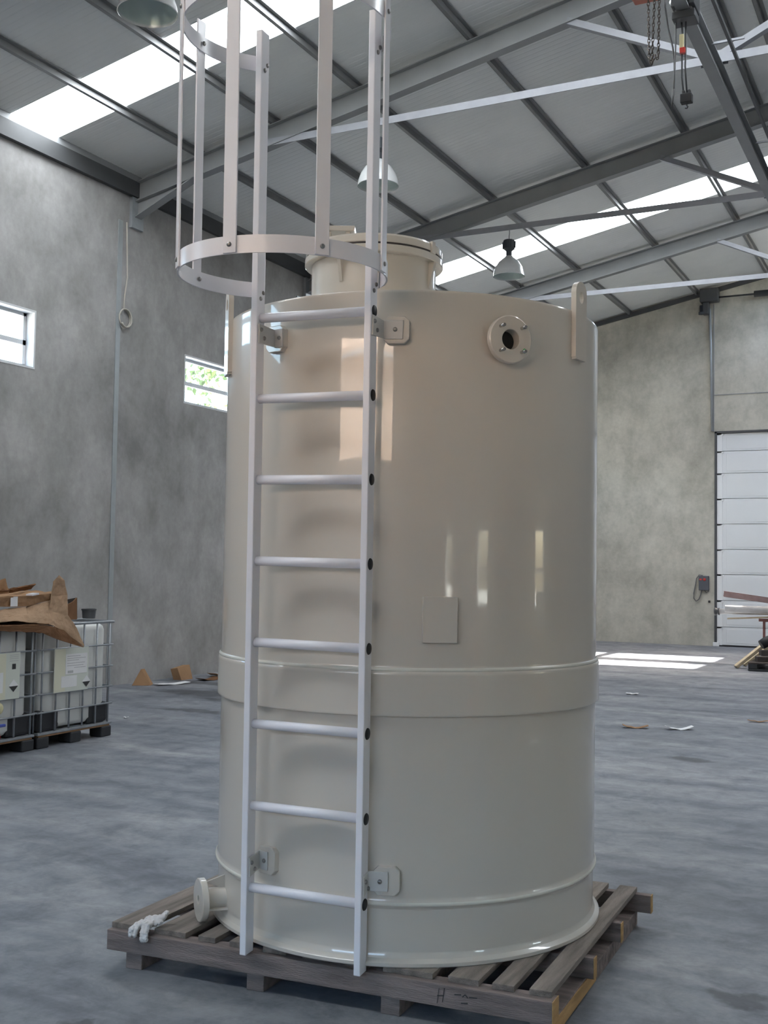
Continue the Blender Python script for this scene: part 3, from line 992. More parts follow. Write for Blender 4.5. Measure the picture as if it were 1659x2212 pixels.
# pads for the ladder brackets
def pad(a, z, w=0.10, h=0.105):
    d = az(a)
    s_ = Vector((-d.y, d.x, 0))
    c = TC + d * (0.826 if z > 1.2 else 0.823)
    mb = MB()
    k = 0.018
    pts = [(-w / 2 + k, -h / 2), (w / 2 - k, -h / 2), (w / 2, -h / 2 + k), (w / 2, h / 2 - k), (w / 2 - k, h / 2), (-w / 2 + k, h / 2), (-w / 2, h / 2 - k), (-w / 2, -h / 2 + k)]
    mb.prism([c + s_ * x + Vector((0, 0, z + y)) - d * 0.006 for x, y in pts], d * 0.03)
    return TP(mb, 'bracket_pad', bev=0.003)


PADS = dict(UL=(-40.0, 2.532), UR=(-4.2, 2.532), LL=(-39.6, 0.497), LR=(-4.6, 0.480))
for a, z in PADS.values():
    pad(a, z)

# drain nozzle low on the left
d = az(-66)
s_ = Vector((-d.y, d.x, 0))
nc = TC + d * 0.80 + Vector((0, 0, PT + 0.09))
nz = TP(MB().lathe([(0.045, 0.0), (0.045, 0.10)], 40, nc, s_, fz, d), 'drain_pipe', sharp=32)
TP(MB().lathe([(0.045, 0.10), (0.084, 0.10), (0.087, 0.103), (0.087, 0.125), (0.084, 0.128), (0.020, 0.128), (0.018, 0.126), (0.018, 0.08)], 48, nc, s_, fz, d), 'drain_flange', par=nz, sharp=32)
TP(MB().lathe([(0.0, 0.09), (0.0185, 0.09)], 20, nc, s_, fz, d), 'bore', 'hole_dark', nz)
TP(MB().prism([nc - s_ * 0.005 + fz * 0.03 + d * 0.0, nc - s_ * 0.005 + fz * 0.07 + d * 0.10, nc - s_ * 0.005 + fz * 0.10 + d * 0.0], s_ * 0.01), 'stay_plate', par=nz)
TP(MB().prism([nc - s_ * 0.06 + d * 0.0 - fz * 0.035, nc + s_ * 0.06 - fz * 0.035, nc + s_ * 0.05 + d * 0.10 - fz * 0.035, nc - s_ * 0.05 + d * 0.10 - fz * 0.035], fz * 0.008), 'stay_plate', par=nz)

# ------------------------------------------------------------------ ladder with safety cage
lad = thing('cage_ladder', 'pale plastic ladder with hooped safety cage bolted to the tank', 'ladder')
LZ = Vector((0.0148, -0.0281, 1)).normalized()
LX = Vector((math.cos(rad(4.535)), math.sin(rad(4.535)), 0))
LX = (LX - LX.dot(LZ) * LZ).normalized()
LY = LZ.cross(LX)
LO = Vector((-2.1715, 3.6677, 0.0))
LM = Matrix(((LX.x, LY.x, LZ.x, LO.x), (LX.y, LY.y, LZ.y, LO.y), (LX.z, LY.z, LZ.z, LO.z), (0, 0, 0, 1)))
lad.matrix_world = LM
LI = LM.inverted()


def LP(mb, nm, m_='ladder_plastic', par=None, bev=0.0, sharp=None):
    return link(nm, mb.mesh(nm), m_, par or lad, None, bev, sharp)


XI, XO = 0.2242, 0.2505
for s in (-1, 1):
    LP(MB().box(min(s * XI, s * XO), max(s * XI, s * XO), -0.033, 0.029, 0.150, 3.703), 'stile', bev=0.003)
rung_me = MB().tube([(-XI - 0.01, 0, 0), (XI + 0.01, 0, 0)], 0.0183, 20).mesh('rung')
cap_me = MB().lathe([(0, 0.004), (0.0205, 0.003), (0.022, 0.0), (0.022, -0.004)], 24, (0, 0, 0), (0, 1, 0), (0, 0, 1), (1, 0, 0)).mesh('end_cap')
for i in range(8):
    z = 0.4015 + 0.3125 * i
    r = part(lad, 'rung', rung_me, 'ladder_plastic', (0, 0, z))
    for s in (-1, 1):
        c = part(r, 'end_cap', cap_me, 'black_rubber', (s * XO, 0, 0))
        c.rotation_euler = (0, 0, 0 if s > 0 else pi)

HCX, HCY, HR = -0.006, -0.2396, 0.3698


def hoop_path(off):
    pts = [(0.2530, 0.025), (0.267, 0.0125)]
    for k in range(0, 61):
        t = rad(36 - (36 + 216) * k / 60)
        pts.append((HCX + (HR + off) * math.cos(t), HCY + (HR + off) * math.sin(t)))
    pts += [(-0.272, 0.0125), (-0.2530, 0.025)]
    return pts


def hoop(zc, h=0.059, th=0.006):
    A, B = hoop_path(0), hoop_path(th)
    vs, fs = [], []
    for (a, b_) in zip(A, B):
        vs += [(a[0], a[1], zc - h / 2), (b_[0], b_[1], zc - h / 2), (b_[0], b_[1], zc + h / 2), (a[0], a[1], zc + h / 2)]
    n = len(A)
    for i in range(n - 1):
        a, c_ = 4 * i, 4 * i + 4
        for k in range(4):
            fs.append((a + k, a + (k + 1) % 4, c_ + (k + 1) % 4, c_ + k))
    fs += [(0, 1, 2, 3), (4 * n - 1, 4 * n - 2, 4 * n - 3, 4 * n - 4)]
    return LP(MB().add(vs, fs, True), 'cage_hoop', sharp=40)


HZ = (2.7056, 3.593)
for z in HZ:
    hoop(z)
bolt_prof = [(0, 0.006), (0.006, 0.006), (0.0085, 0.003), (0.0085, 0)]
bolt_me = MB().lathe(bolt_prof, 12).mesh('bolt')


def bolt(p, d, par):
    o = link('bolt', bolt_me, 'bolt_steel', par, p)
    o.rotation_euler = Vector(d).to_track_quat('Z', 'Y').to_euler()
    return o


for k, t in enumerate((-90 - 94, -90 - 47, -90, -90 + 47, -90 + 94)):
    a = rad(t)
    d = Vector((math.cos(a), math.sin(a), 0))
    s_ = Vector((-d.y, d.x, 0))
    c = Vector((HCX, HCY, 0)) + d * (HR + 0.0095)
    st = LP(MB().obox((c.x, c.y, (2.6775 + 3.682) / 2), s_, d, (0, 0, 1), 0.0245, 0.0035, (3.682 - 2.6775) / 2), 'cage_strap', bev=0.0015)
    for z in HZ:
        bolt((c.x + d.x * 0.0035, c.y + d.y * 0.0035, z), d, st)
        bolt((c.x - d.x * 0.0130, c.y - d.y * 0.0130, z), -d, st)
for s in (-1, 1):
    for z in HZ:
        for q in (0.012, -0.014):
            bolt((s * (XI if s < 0 else XO), -0.008 if q > 0 else 0.012, z - q - 0.03), (1, 0, 0), lad)

# brackets between stiles and pads
for key, (a, z) in PADS.items():
    d = az(a)
    pc = TC + d * ((0.826 if z > 1.2 else 0.823) + 0.026) + Vector((0, 0, z))
    q = LI @ pc
    s = -1 if key[1] == 'L' else 1
    zc = q.z
    xs = s * (XI - 0.006) if s < 0 else s * XO
    x0, x1 = (xs - 0.006 + 0.006, xs + 0.006) if s < 0 else (xs, xs + 0.006)
    if s < 0:
        x0, x1 = -XI, -XI + 0.006
    dl = (LI.to_3x3() @ d).normalized()
    sl = Vector((-dl.y, dl.x, 0)).normalized()      # along the shell to the right
    ye = q.y - (q.x - (x0 + x1) / 2) * (sl.y / sl.x) - 0.002
    zst = zc - (0.0 if z > 1.2 else 0.012)
    mb = MB()
    # web running back from the stile, dropping or rising a little as in the photo
    zz = zst
    mb.hexa([(x0, -0.022, zz - 0.038), (x1, -0.022, zz - 0.038), (x1, ye, zc - 0.034), (x0, ye, zc - 0.034),
             (x0, -0.022, zz + 0.038), (x1, -0.022, zz + 0.038), (x1, ye, zc + 0.034), (x0, ye, zc + 0.034)])
    f0 = Vector(((x0 + x1) / 2, ye, zc))
    L_ = 0.075
    cc = f0 + sl * (L_ / 2) * (1 if s > 0 else 0.62)
    mb.obox(cc, sl, dl, (0, 0, 1), L_ / 2 if s > 0 else L_ * 0.31, 0.003, 0.036)
    br = LP(mb, 'wall_bracket', 'bracket_plate', bev=0.002)
    bolt(f0 + sl * 0.045 - dl * (-0.003) if s > 0 else f0 + sl * 0.03 + dl * 0.003, dl, br)
    for yy, dz in ((-0.008, 0.016), (0.016, -0.014)):
        bolt((x1, yy, zz + dz), (1, 0, 0), br)

# ------------------------------------------------------------------ pallet under the tank
pal = thing('wooden_pallet', 'weathered wooden pallet carrying the beige tank', 'pallet', (-3.064, 3.645, 0))
EX = Vector((math.cos(rad(4.7)), math.sin(rad(4.7)), 0))
EY = Vector((-math.sin(rad(2.3)), math.cos(rad(2.3)), 0))
P0 = Vector((0, 0, 0))


def pbox(x0, x1, y0, y1, z0, z1):
    c = []
    for z in (z0, z1):
        for x, y in ((x0, y0), (x1, y0), (x1, y1), (x0, y1)):
            c.append(EX * x + EY * y + Vector((0, 0, z)))
    return MB().hexa(c)


planks = [(0.0, 0.150), (0.203, 0.349), (0.408, 0.487), (0.552, 0.632), (0.70, 0.80), (0.87, 0.97), (1.04, 1.14), (1.20, 1.395), (1.452, 1.568), (1.618, 1.698), (1.752, 1.832)]
for i, (a, b_) in enumerate(planks):
    pbox(a, b_, -0.006 + 0.008 * rnd.random(), 1.435 + 0.03 * rnd.random(), 0.146, PT).build('deck_plank', 'old_wood', pal, 0.002)
for y, ov in ((0.0, 0.012), (0.46, 0.035), (0.93, 0.035), (1.39, 0.07)):
    ya = y - (0.034 if y == 0 else 0.0)
    bm_ = pbox(0.0, 1.832 + ov, ya, y + 0.042, 0.066, 0.146).build('cross_beam', 'beam_wood', pal, 0.003)
    e = pbox(1.832 + ov, 1.832 + ov + 0.003, ya, y + 0.042, 0.066, 0.146)
    link('sawn_end', e.mesh('sawn_end'), 'fresh_wood', bm_)
for x in (0.085, 0.64, 1.2):
    pbox(x, x + 0.075, -0.02, 1.42, 0.0, 0.066).build('runner', 'beam_wood', pal, 0.003)
rn = pbox(1.755, 1.835, 0.0, 1.43, 0.0, 0.066).build('runner', 'beam_wood', pal, 0.003)
link('split_face', pbox(1.835, 1.839, 0.0, 0.62, 0.008, 0.060).mesh('split_face'), 'fresh_wood', rn)

# hand-written marks on the front beam
fb = [c for c in pal.children if c.name.startswith('cross_beam')][0]
mk_ = MB()
for x0, z0, x1, z1 in ((1.425, 0.078, 1.432, 0.132), (1.445, 0.085, 1.452, 0.135), (1.425, 0.105, 1.45, 0.108), (1.49, 0.118, 1.515, 0.121), (1.52, 0.114, 1.53, 0.124), (1.53, 0.124, 1.54, 0.114), (1.545, 0.117, 1.575, 0.119), (1.515, 0.092, 1.54, 0.095)):
    a_ = EX * x0 + EY * -0.0348 + Vector((0, 0, z0))
    b_ = EX * x1 + EY * -0.0348 + Vector((0, 0, z1))
    mk_.bar(a_, b_, 0.0015, 0.0035, EX.cross(b_ - a_) if abs(x1 - x0) < 0.009 else (0, 0, 1))
link('pencil_marks', mk_.mesh('pencil_marks'), 'print_black', fb)

# glove thrown on the pallet corner
gp = Vector((-3.064, 3.645, 0)) + EX * 0.165 + EY * 0.0 + Vector((0, 0, PT + 0.004))
gl_ = MB()
for c_, r_ in (((0.0, 0.02, 0.014), 0.026), ((0.022, 0.03, 0.02), 0.024), ((0.04, 0.035, 0.026), 0.020), ((0.052, 0.045, 0.036), 0.014), ((0.03, 0.01, 0.014), 0.02),
               ((0.048, 0.02, 0.018), 0.016)):
    gl_.ellipsoid(gp + Vector(c_), r_, r_, r_ * 0.75)


def finger(pts, r):
    for a, b_ in zip(pts[:-1], pts[1:]):
        a, b_ = Vector(a), Vector(b_)
        for k in range(4):
            p = a.lerp(b_, k / 3)
            gl_.ellipsoid(gp + p, r, r, r, 8, 6)


finger([(-0.01, 0.0, 0.016), (-0.024, -0.030, 0.012), (-0.034, -0.052, -0.006), (-0.036, -0.056, -0.026)], 0.0105)
finger([(0.004, -0.005, 0.018), (-0.004, -0.035, 0.014), (-0.010, -0.055, -0.008), (-0.012, -0.058, -0.022)], 0.0105)
finger([(0.018, -0.005, 0.018), (0.020, -0.035, 0.014), (0.024, -0.056, -0.010), (0.027, -0.058, -0.034)], 0.011)
finger([(0.03, 0.0, 0.016), (0.036, -0.035, 0.012), (0.041, -0.055, -0.012), (0.042, -0.058, -0.030)], 0.0105)
finger([(0.05, 0.045, 0.036), (0.058, 0.055, 0.048)], 0.010)
go = gl_.build('work_glove', 'cloth_white')
tag(go, 'crumpled off-white work glove lying on the pallet corner', 'glove')
rm = go.modifiers.new('knit', 'REMESH')
rm.mode = 'VOXEL'
rm.voxel_size = 0.0028
rm.use_smooth_shade = True
tx = bpy.data.textures.new('crease', 'CLOUDS')
tx.noise_scale = 0.012
dm = go.modifiers.new('creases', 'DISPLACE')
dm.texture = tx
dm.strength = 0.012
dm.mid_level = 0.5


# ------------------------------------------------------------------ intermediate bulk containers by the left wall
def ibc(y0, y1, label, variant):
    xf, xb = -7.08, -8.28
    t = thing('bulk_container', label, 'container', ((xf + xb) / 2, (y0 + y1) / 2, 0), 'caged bulk containers')
    o = t.location

    def B(mb, nm, m_, par=None, bev=0.0, sharp=None):
        return link(nm, mb.mesh(nm, o), m_, par or t, None, bev, sharp)
    # plastic bottle with rounded corners
    r = 0.11
    xs = (xb + 0.03 + r, xf - 0.03 - r)
    ys = (y0 + 0.03 + r, y1 - 0.03 - r)
    out = []
    for cx, cy, a0 in ((xs[1], ys[1], 0), (xs[0], ys[1], 90), (xs[0], ys[0], 180), (xs[1], ys[0], 270)):
        for k in range(7):
            a = rad(a0 + 15 * k)
            out.append((cx + r * math.cos(a), cy + r * math.sin(a)))
    cx, cy = (xs[0] + xs[1]) / 2, (ys[0] + ys[1]) / 2
    levels = [(0.150, 0.90), (0.165, 0.96), (0.20, 1.0), (1.0, 1.0), (1.035, 0.985), (1.055, 0.94)]
    vs, fs = [], []
    n = len(out)
    for z, s in levels:
        vs += [(cx + (x - cx) * s, cy + (y - cy) * s, z) for x, y in out]
    for i in range(len(levels) - 1):
        for k in range(n):
            fs.append((i * n + k, i * n + (k + 1) % n, (i + 1) * n + (k + 1) % n, (i + 1) * n + k))
    fs += [tuple(reversed(range(n))), tuple(range((len(levels) - 1) * n, len(levels) * n))]
    B(MB().add(vs, fs, True), 'bottle', 'ibc_bottle', sharp=50)
    B(MB().lathe([(0, 1.09), (0.08, 1.09), (0.085, 1.08), (0.085, 1.05), (0, 1.05)], 20, (cx, cy, 0)), 'filling_cap', 'ibc_black')
    # black corner shoes
    for yy0, yy1 in ((y0 + 0.02, y0 + 0.30), (y1 - 0.30, y1 - 0.02)):
        B(MB().box(xf - 0.10, xf - 0.026, yy0, yy1, 0.135, 0.325), 'corner_shoe', 'ibc_black', bev=0.03)
        B(MB().box(xb + 0.026, xb + 0.10, yy0, yy1, 0.135, 0.325), 'corner_shoe', 'ibc_black', bev=0.03)
    # cage tubes
    rc = 0.009
    for z in (0.31, 0.47, 0.66, 0.86, 1.075):
        k = rc if z < 1.0 else 0.014
        B(MB().tube([(xf, y0, z), (xf, y1, z), (xb, y1, z), (xb, y0, z), (xf, y0, z)], k, 6), 'cage_rail', 'ibc_cage')
    nb = 6
    for i in range(nb):
        y = y0 + 0.045 + (y1 - y0 - 0.09) * i / (nb - 1)
        B(MB().tube([(xf - 0.004, y, 0.12), (xf - 0.004, y, 1.075)], rc, 6), 'cage_upright', 'ibc_cage')
    for i in range(7):
        x = xb + 0.05 + (xf - xb - 0.1) * i / 6
        for y in (y0, y1):
            B(MB().tube([(x, y, 0.12), (x, y, 1.075)], rc, 5), 'cage_upright', 'ibc_cage')
    for x in (xb + 0.35, xf - 0.35):
        B(MB().tube([(x, y0, 1.085), (x, y1, 1.085)], 0.012, 6), 'cage_top_bar', 'ibc_cage')
    # pallet: steel tray, board and black feet
    B(MB().box(xb, xf + 0.01, y0, y1, 0.115, 0.135), 'pallet_tray', 'ibc_cage', bev=0.003)
    B(MB().box(xb + 0.02, xf, y0 + 0.02, y1 - 0.02, 0.098, 0.115), 'pallet_board', 'cardboard')
    for y in (y0, (y0 + y1) / 2 - 0.07, y1 - 0.14):
        for x in (xf - 0.14, (xf + xb) / 2 - 0.07, xb):
            B(MB().box(x, x + 0.15, y, y + 0.14, 0.0, 0.098), 'pallet_foot', 'ibc_black', bev=0.012)
    # marking plate on the front
    px = xf + 0.012
    if variant == 0:
        yp0, yp1 = 7.53, 7.97
    else:
        yp0, yp1 = 6.62, 7.12
    ym = yp0 + 0.14
    plate = B(MB().box(px, px + 0.004, yp0, yp1, 0.47, 0.86), 'marking_plate', 'ibc_plate', bev=0.0)
    B(MB().box(px + 0.0041, px + 0.005, yp0 + 0.005, ym if variant == 0 else yp1 - 0.16, 0.475, 0.855), 'plate_print', 'ibc_plate_yellow', plate)
    q = px + 0.0052
    if variant == 0:
        B(MB().box(q, q + 0.001, 7.67, 7.95, 0.625, 0.805), 'paper_label', 'paper', plate)
        B(MB().box(q, q + 0.001, 7.62, 7.82, 0.51, 0.61), 'paper_label', 'paper', plate)
        for i, (a, b_, z) in enumerate(((7.69, 7.86, 0.785), (7.69, 7.93, 0.765), (7.69, 7.84, 0.748), (7.69, 7.92, 0.722), (7.69, 7.9, 0.70), (7.78, 7.93, 0.68), (7.70, 7.77, 0.645))):
            B(MB().box(q + 0.001, q + 0.0016, a, b_, z - (0.003 if i < 6 else 0.012), z + (0.003 if i < 6 else 0.012)), 'print_line', 'print_grey', plate)
        dc = (7.945, 0.545)
    else:
        B(MB().box(q, q + 0.001, 6.75, 6.93, 0.53, 0.70), 'paper_label', 'paper', plate)
        B(MB().box(q, q + 0.001, 7.03, 7.07, 0.72, 0.765), 'print_mark', 'print_black', plate)
        for z in (0.84, 0.825, 0.81, 0.79):
            B(MB().box(q, q + 0.0006, 7.0, 7.10, z - 0.002, z + 0.002), 'print_line', 'print_grey', plate)
        dc = (7.05, 0.58)
    s = 0.055
    y_, z_ = dc
    dd = B(MB().prism([(q, y_ - s, z_), (q, y_, z_ - s), (q, y_ + s, z_), (q, y_, z_ + s)], (0.001, 0, 0)), 'hazard_diamond', 'paper', plate)
    B(MB().prism([(q + 0.0011, y_ - s * 0.94, z_ - 0.003), (q + 0.0011, y_, z_ - s * 0.96), (q + 0.0011, y_ + s * 0.94, z_ - 0.003)], (0.0006, 0, 0)), 'hazard_print', 'print_black', plate)
    if variant:
        vx = xf + 0.02
        vv = B(MB().tube([(xf - 0.05, 6.84, 0.20), (xf + 0.02, 6.84, 0.20)], 0.04, 14), 'outlet_valve', 'ibc_bottle')
        B(MB().tube([(vx, 6.84, 0.17), (vx + 0.03, 6.84, 0.17)], 0.05, 16), 'valve_cap', 'red_plastic', vv)
        B(MB().box(vx - 0.02, vx + 0.01, 6.84, 6.97, 0.245, 0.27), 'valve_lever', 'blue_plastic', vv, 0.008)
        B(MB().ellipsoid((xf + 0.01, 6.90, 0.40), 0.02, 0.05, 0.05, 10, 8), 'seal_tag', 'cream_plastic', vv)
    return t


ibc(7.36, 8.32, 'caged white bulk container nearest the tank, with white paper labels on its plate', 0)
ibc(6.30, 7.32, 'caged white bulk container at the left photo edge with a red valve cap', 1)


# cardboard on top of the containers
def sheet_obj(mb_polys, name, material, parent, o, th=0.006, crumple=0.03):
    mb = MB()
    for poly in mb_polys:
        mb.add(poly, [tuple(range(len(poly)))] if len(poly) <= 4 else [(0, i, i + 1) for i in range(1, len(poly) - 1)])
    ob = link(name, mb.mesh(name, o), material, parent)
    if crumple:
        sb = ob.modifiers.new('fine', 'SUBSURF')
        sb.subdivision_type = 'SIMPLE'
        sb.levels = sb.render_levels = 4
        ctx = bpy.data.textures.new('crumple', 'CLOUDS')
        ctx.noise_scale = 0.10
        dp_ = ob.modifiers.new('crumple', 'DISPLACE')
        dp_.texture = ctx
        dp_.texture_coords = 'OBJECT' if False else 'LOCAL'
        dp_.strength = crumple
    sd = ob.modifiers.new('thickness', 'SOLIDIFY')
    sd.thickness = th
    sd.offset = 0
    return ob


cbx = thing('cardboard_box', 'torn brown cardboard box sprawled over both bulk containers', 'cardboard', (-7.5, 7.1, 1.09))
o = cbx.location
TZ = 1.10
# long folded tray: top face and front lip
sheet_obj([[(-7.10, 6.3, 1.325), (-7.10, 7.22, 1.335), (-7.12, 7.22, 1.245), (-7.12, 6.3, 1.255)],
           [(-7.10, 7.22, 1.335), (-7.06, 7.57, 1.36), (-7.08, 7.57, 1.315), (-7.12, 7.22, 1.245)],
           [(-7.10, 6.3, 1.325), (-7.85, 6.3, 1.30), (-7.85, 7.5, 1.33), (-7.10, 7.22, 1.335)],
           [(-7.10, 7.22, 1.335), (-7.85, 7.5, 1.33), (-7.5, 7.6, 1.37), (-7.06, 7.57, 1.36)]], 'folded_tray', 'cardboard', cbx, o)
sheet_obj([[(-7.02, 6.3, 1.12), (-7.02, 6.98, 1.13), (-7.06, 7.18, 1.175), (-7.12, 7.22, 1.24), (-7.16, 6.3, 1.17)],
           [(-7.02, 6.98, 1.13), (-7.0, 7.38, 1.09), (-7.05, 7.42, 1.20), (-7.06, 7.18, 1.175)],
           [(-7.06, 7.18, 1.175), (-7.05, 7.42, 1.20), (-7.06, 7.57, 1.315), (-7.14, 7.22, 1.235)]], 'middle_flap', 'cardboard_pale', cbx, o)
sheet_obj([[(-7.0, 7.38, 1.09), (-7.0, 7.55, 1.03), (-7.01, 7.62, 1.16), (-7.05, 7.42, 1.20)],
           [(-7.05, 7.42, 1.20), (-7.01, 7.62, 1.16), (-7.03, 7.63, 1.34), (-7.06, 7.46, 1.33)],
           [(-7.06, 7.46, 1.33), (-7.03, 7.63, 1.34), (-7.02, 7.575, 1.47), (-7.05, 7.47, 1.46)],
           [(-7.05, 7.47, 1.46), (-7.02, 7.575, 1.47), (-7.03, 7.52, 1.515)],
           [(-7.01, 7.62, 1.16), (-7.0, 7.55, 1.03), (-6.97, 7.80, 0.87), (-6.99, 7.72, 1.04)],
           ], 'torn_corner', 'cardboard_pale', cbx, o, 0.008)
sheet_obj([[(-6.985, 6.3, 1.095), (-6.985, 7.10, 1.095), (-6.985, 7.38, 1.075), (-6.99, 7.28, 1.02), (-7.0, 7.0, 1.055), (-7.0, 6.3, 1.065)],
           [(-6.985, 7.38, 1.075), (-6.99, 7.55, 1.03), (-6.97, 7.79, 0.865), (-6.98, 7.50, 0.945), (-6.99, 7.28, 1.02)]], 'lower_flap', 'cardboard_inside', cbx, o)
sheet_obj([[(-7.16, 6.3, 1.16), (-7.75, 6.3, 1.13), (-7.75, 7.55, 1.13), (-7.12, 7.45, 1.16)], [(-7.75, 6.3, 1.13), (-7.85, 6.3, 1.30), (-7.85, 7.5, 1.33), (-7.75, 7.55, 1.13)],
           [(-7.0, 6.3, 1.10), (-7.6, 6.3, 1.096), (-7.6, 7.5, 1.096), (-7.0, 7.38, 1.09)]], 'box_inside', 'cardboard_inside', cbx, o)
link('packing_tape', MB().box(-7.098, -7.095, 7.02, 7.10, 1.25, 1.332).mesh('packing_tape', o), 'tape', cbx)
link('packing_tape', MB().hexa([(-7.16, 7.26, 1.336), (-7.085, 7.26, 1.336), (-7.085, 7.34, 1.346), (-7.16, 7.34, 1.346), (-7.16, 7.26, 1.35), (-7.085, 7.26, 1.35), (-7.085, 7.34, 1.36), (-7.16, 7.34, 1.36)]).mesh('packing_tape', o), 'tape', cbx)
sheet_obj([[(-7.40, 7.0, 1.345), (-7.40, 7.45, 1.395), (-7.38, 7.60, 1.43), (-7.42, 7.58, 1.385), (-7.45, 7.0, 1.33)]], 'dark_strip', 'cardboard_inside', cbx, o, 0.012)
sheet_obj([[(-7.42, 7.12, 1.34), (-7.40, 7.30, 1.35), (-7.40, 7.27, 1.41), (-7.40, 7.25, 1.48), (-7.42, 7.22, 1.47), (-7.41, 7.20, 1.41)]], 'loose_flap', 'cardboard', cbx, o, 0.008)

ct = thing('folded_carton', 'small dark brown folded carton standing on the container', 'carton', (-7.35, 8.02, 1.09))
o = ct.location
sheet_obj([[(-7.30, 7.93, 1.10), (-7.32, 8.08, 1.098), (-7.32, 8.07, 1.30), (-7.30, 8.0, 1.265), (-7.30, 7.93, 1.24)]], 'front_flap', 'cardboard_inside', ct, o, 0.008, 0.0)
sheet_obj([[(-7.32, 8.08, 1.098), (-7.46, 8.14, 1.10), (-7.46, 8.11, 1.28), (-7.32, 8.07, 1.30)]], 'side_flap', 'timber_dark', ct, o, 0.012, 0.0)
sheet_obj([[(-7.30, 7.93, 1.10), (-7.46, 7.93, 1.10), (-7.46, 8.14, 1.10), (-7.32, 8.08, 1.098)]], 'base', 'cardboard_inside', ct, o, 0.008, 0.0)

pot = MB().lathe([(0, 1.10), (0.056, 1.10), (0.06, 1.104), (0.066, 1.175), (0.071, 1.176), (0.071, 1.19), (0.064, 1.19), (0.06, 1.12), (0, 1.115)], 28, (-7.32, 8.245, 0))
tag(pot.build('plastic_pot', 'grey_pot', sharp=35, loc=(-7.32, 8.245, 1.10)), 'small dark grey plastic pot on the container corner', 'pot')

# ------------------------------------------------------------------ trestle and stock at the right photo edge
tr_ = thing('steel_trestle', 'thin dark steel trestle carrying pipes before the white door', 'trestle', (-2.5, 20.6, 0))
o = tr_.location
TB = MB().bar((-2.95, 20.5, 0.80), (-1.3, 20.9, 0.80), 0.06, 0.05)
link('top_bar', TB.mesh('top_bar', o), 'rust_red', tr_)
for x, y in ((-2.86, 20.5), (-2.80, 20.95), (-1.35, 20.7), (-1.35, 21.1)):
    link('leg', MB().bar((x, y, 0.0), (x, y, 0.775), 0.04, 0.04, (1, 0, 0)).mesh('leg', o), 'rust_red', tr_)
link('cross_bar', MB().bar((-2.86, 20.5, 0.78), (-2.80, 20.95, 0.78), 0.04, 0.03).mesh('cross_bar', o), 'rust_red', tr_)
link('cross_bar', MB().bar((-1.35, 20.6, 0.78), (-1.35, 21.15, 0.78), 0.04, 0.03).mesh('cross_bar', o), 'rust_red', tr_)
tag(MB().tube([(-3.52, 20.45, 0.98), (-1.2, 20.95, 0.955)], 0.065, 16).build('grey_pipe', 'pipe_grey'), 'upper thick grey pipe lying on the trestle', 'pipe')
p2 = thing('valve_pipe', 'lower grey pipe with dark valve end on the trestle', 'pipe', (-3.6, 20.5, 0.9))
o = p2.location
link('pipe', MB().tube([(-3.66, 20.62, 0.925), (-1.2, 21.12, 0.945)], 0.05, 14).mesh('pipe', o), 'pipe_grey', p2)
link('valve', MB().lathe([(0, 0), (0.07, 0), (0.075, 0.02), (0.06, 0.04), (0.06, 0.07), (0.07, 0.08), (0, 0.085)], 14, (-3.73, 20.605, 0.925), (0, 1, 0), (0, 0, 1), (1, 0.2, 0)).box(-3.71, -3.69, 20.595, 20.62, 0.98, 1.06).mesh('valve', o), 'steel_dark', p2)
tag(MB().hexa([(-3.5, 20.56, 0.79), (-2.6, 20.75, 0.843), (-2.6, 20.90, 0.843), (-3.5, 20.71, 0.79), (-3.5, 20.56, 0.815), (-2.6, 20.75, 0.868), (-2.6, 20.90, 0.868), (-3.5, 20.71, 0.815)]).build('pale_board', 'timber_light'),
    'pale yellow board under the pipes on the trestle', 'board')
chn = thing('steel_channel', 'long red-brown steel channel sloping down over the pipes', 'steel channel', (-3.0, 20.7, 1.05))
o = chn.location
a_, b_ = Vector((-3.50, 20.2, 1.25)), Vector((-1.2, 20.75, 0.94))
link('web', MB().bar(a_, b_, 0.012, 0.09).mesh('web', o), 'pale_red', chn)
dd = Vector((0.0, 0.05, 0.0))
link('flange', MB().bar(a_ + dd * 0.5 + Vector((0, 0, 0.045)), b_ + dd * 0.5 + Vector((0, 0, 0.045)), 0.06, 0.01).mesh('flange', o), 'rust_red', chn)
link('flange', MB().bar(a_ + dd * 0.5 - Vector((0, 0, 0.045)), b_ + dd * 0.5 - Vector((0, 0, 0.045)), 0.06, 0.01).mesh('flange', o), 'rust_red', chn)

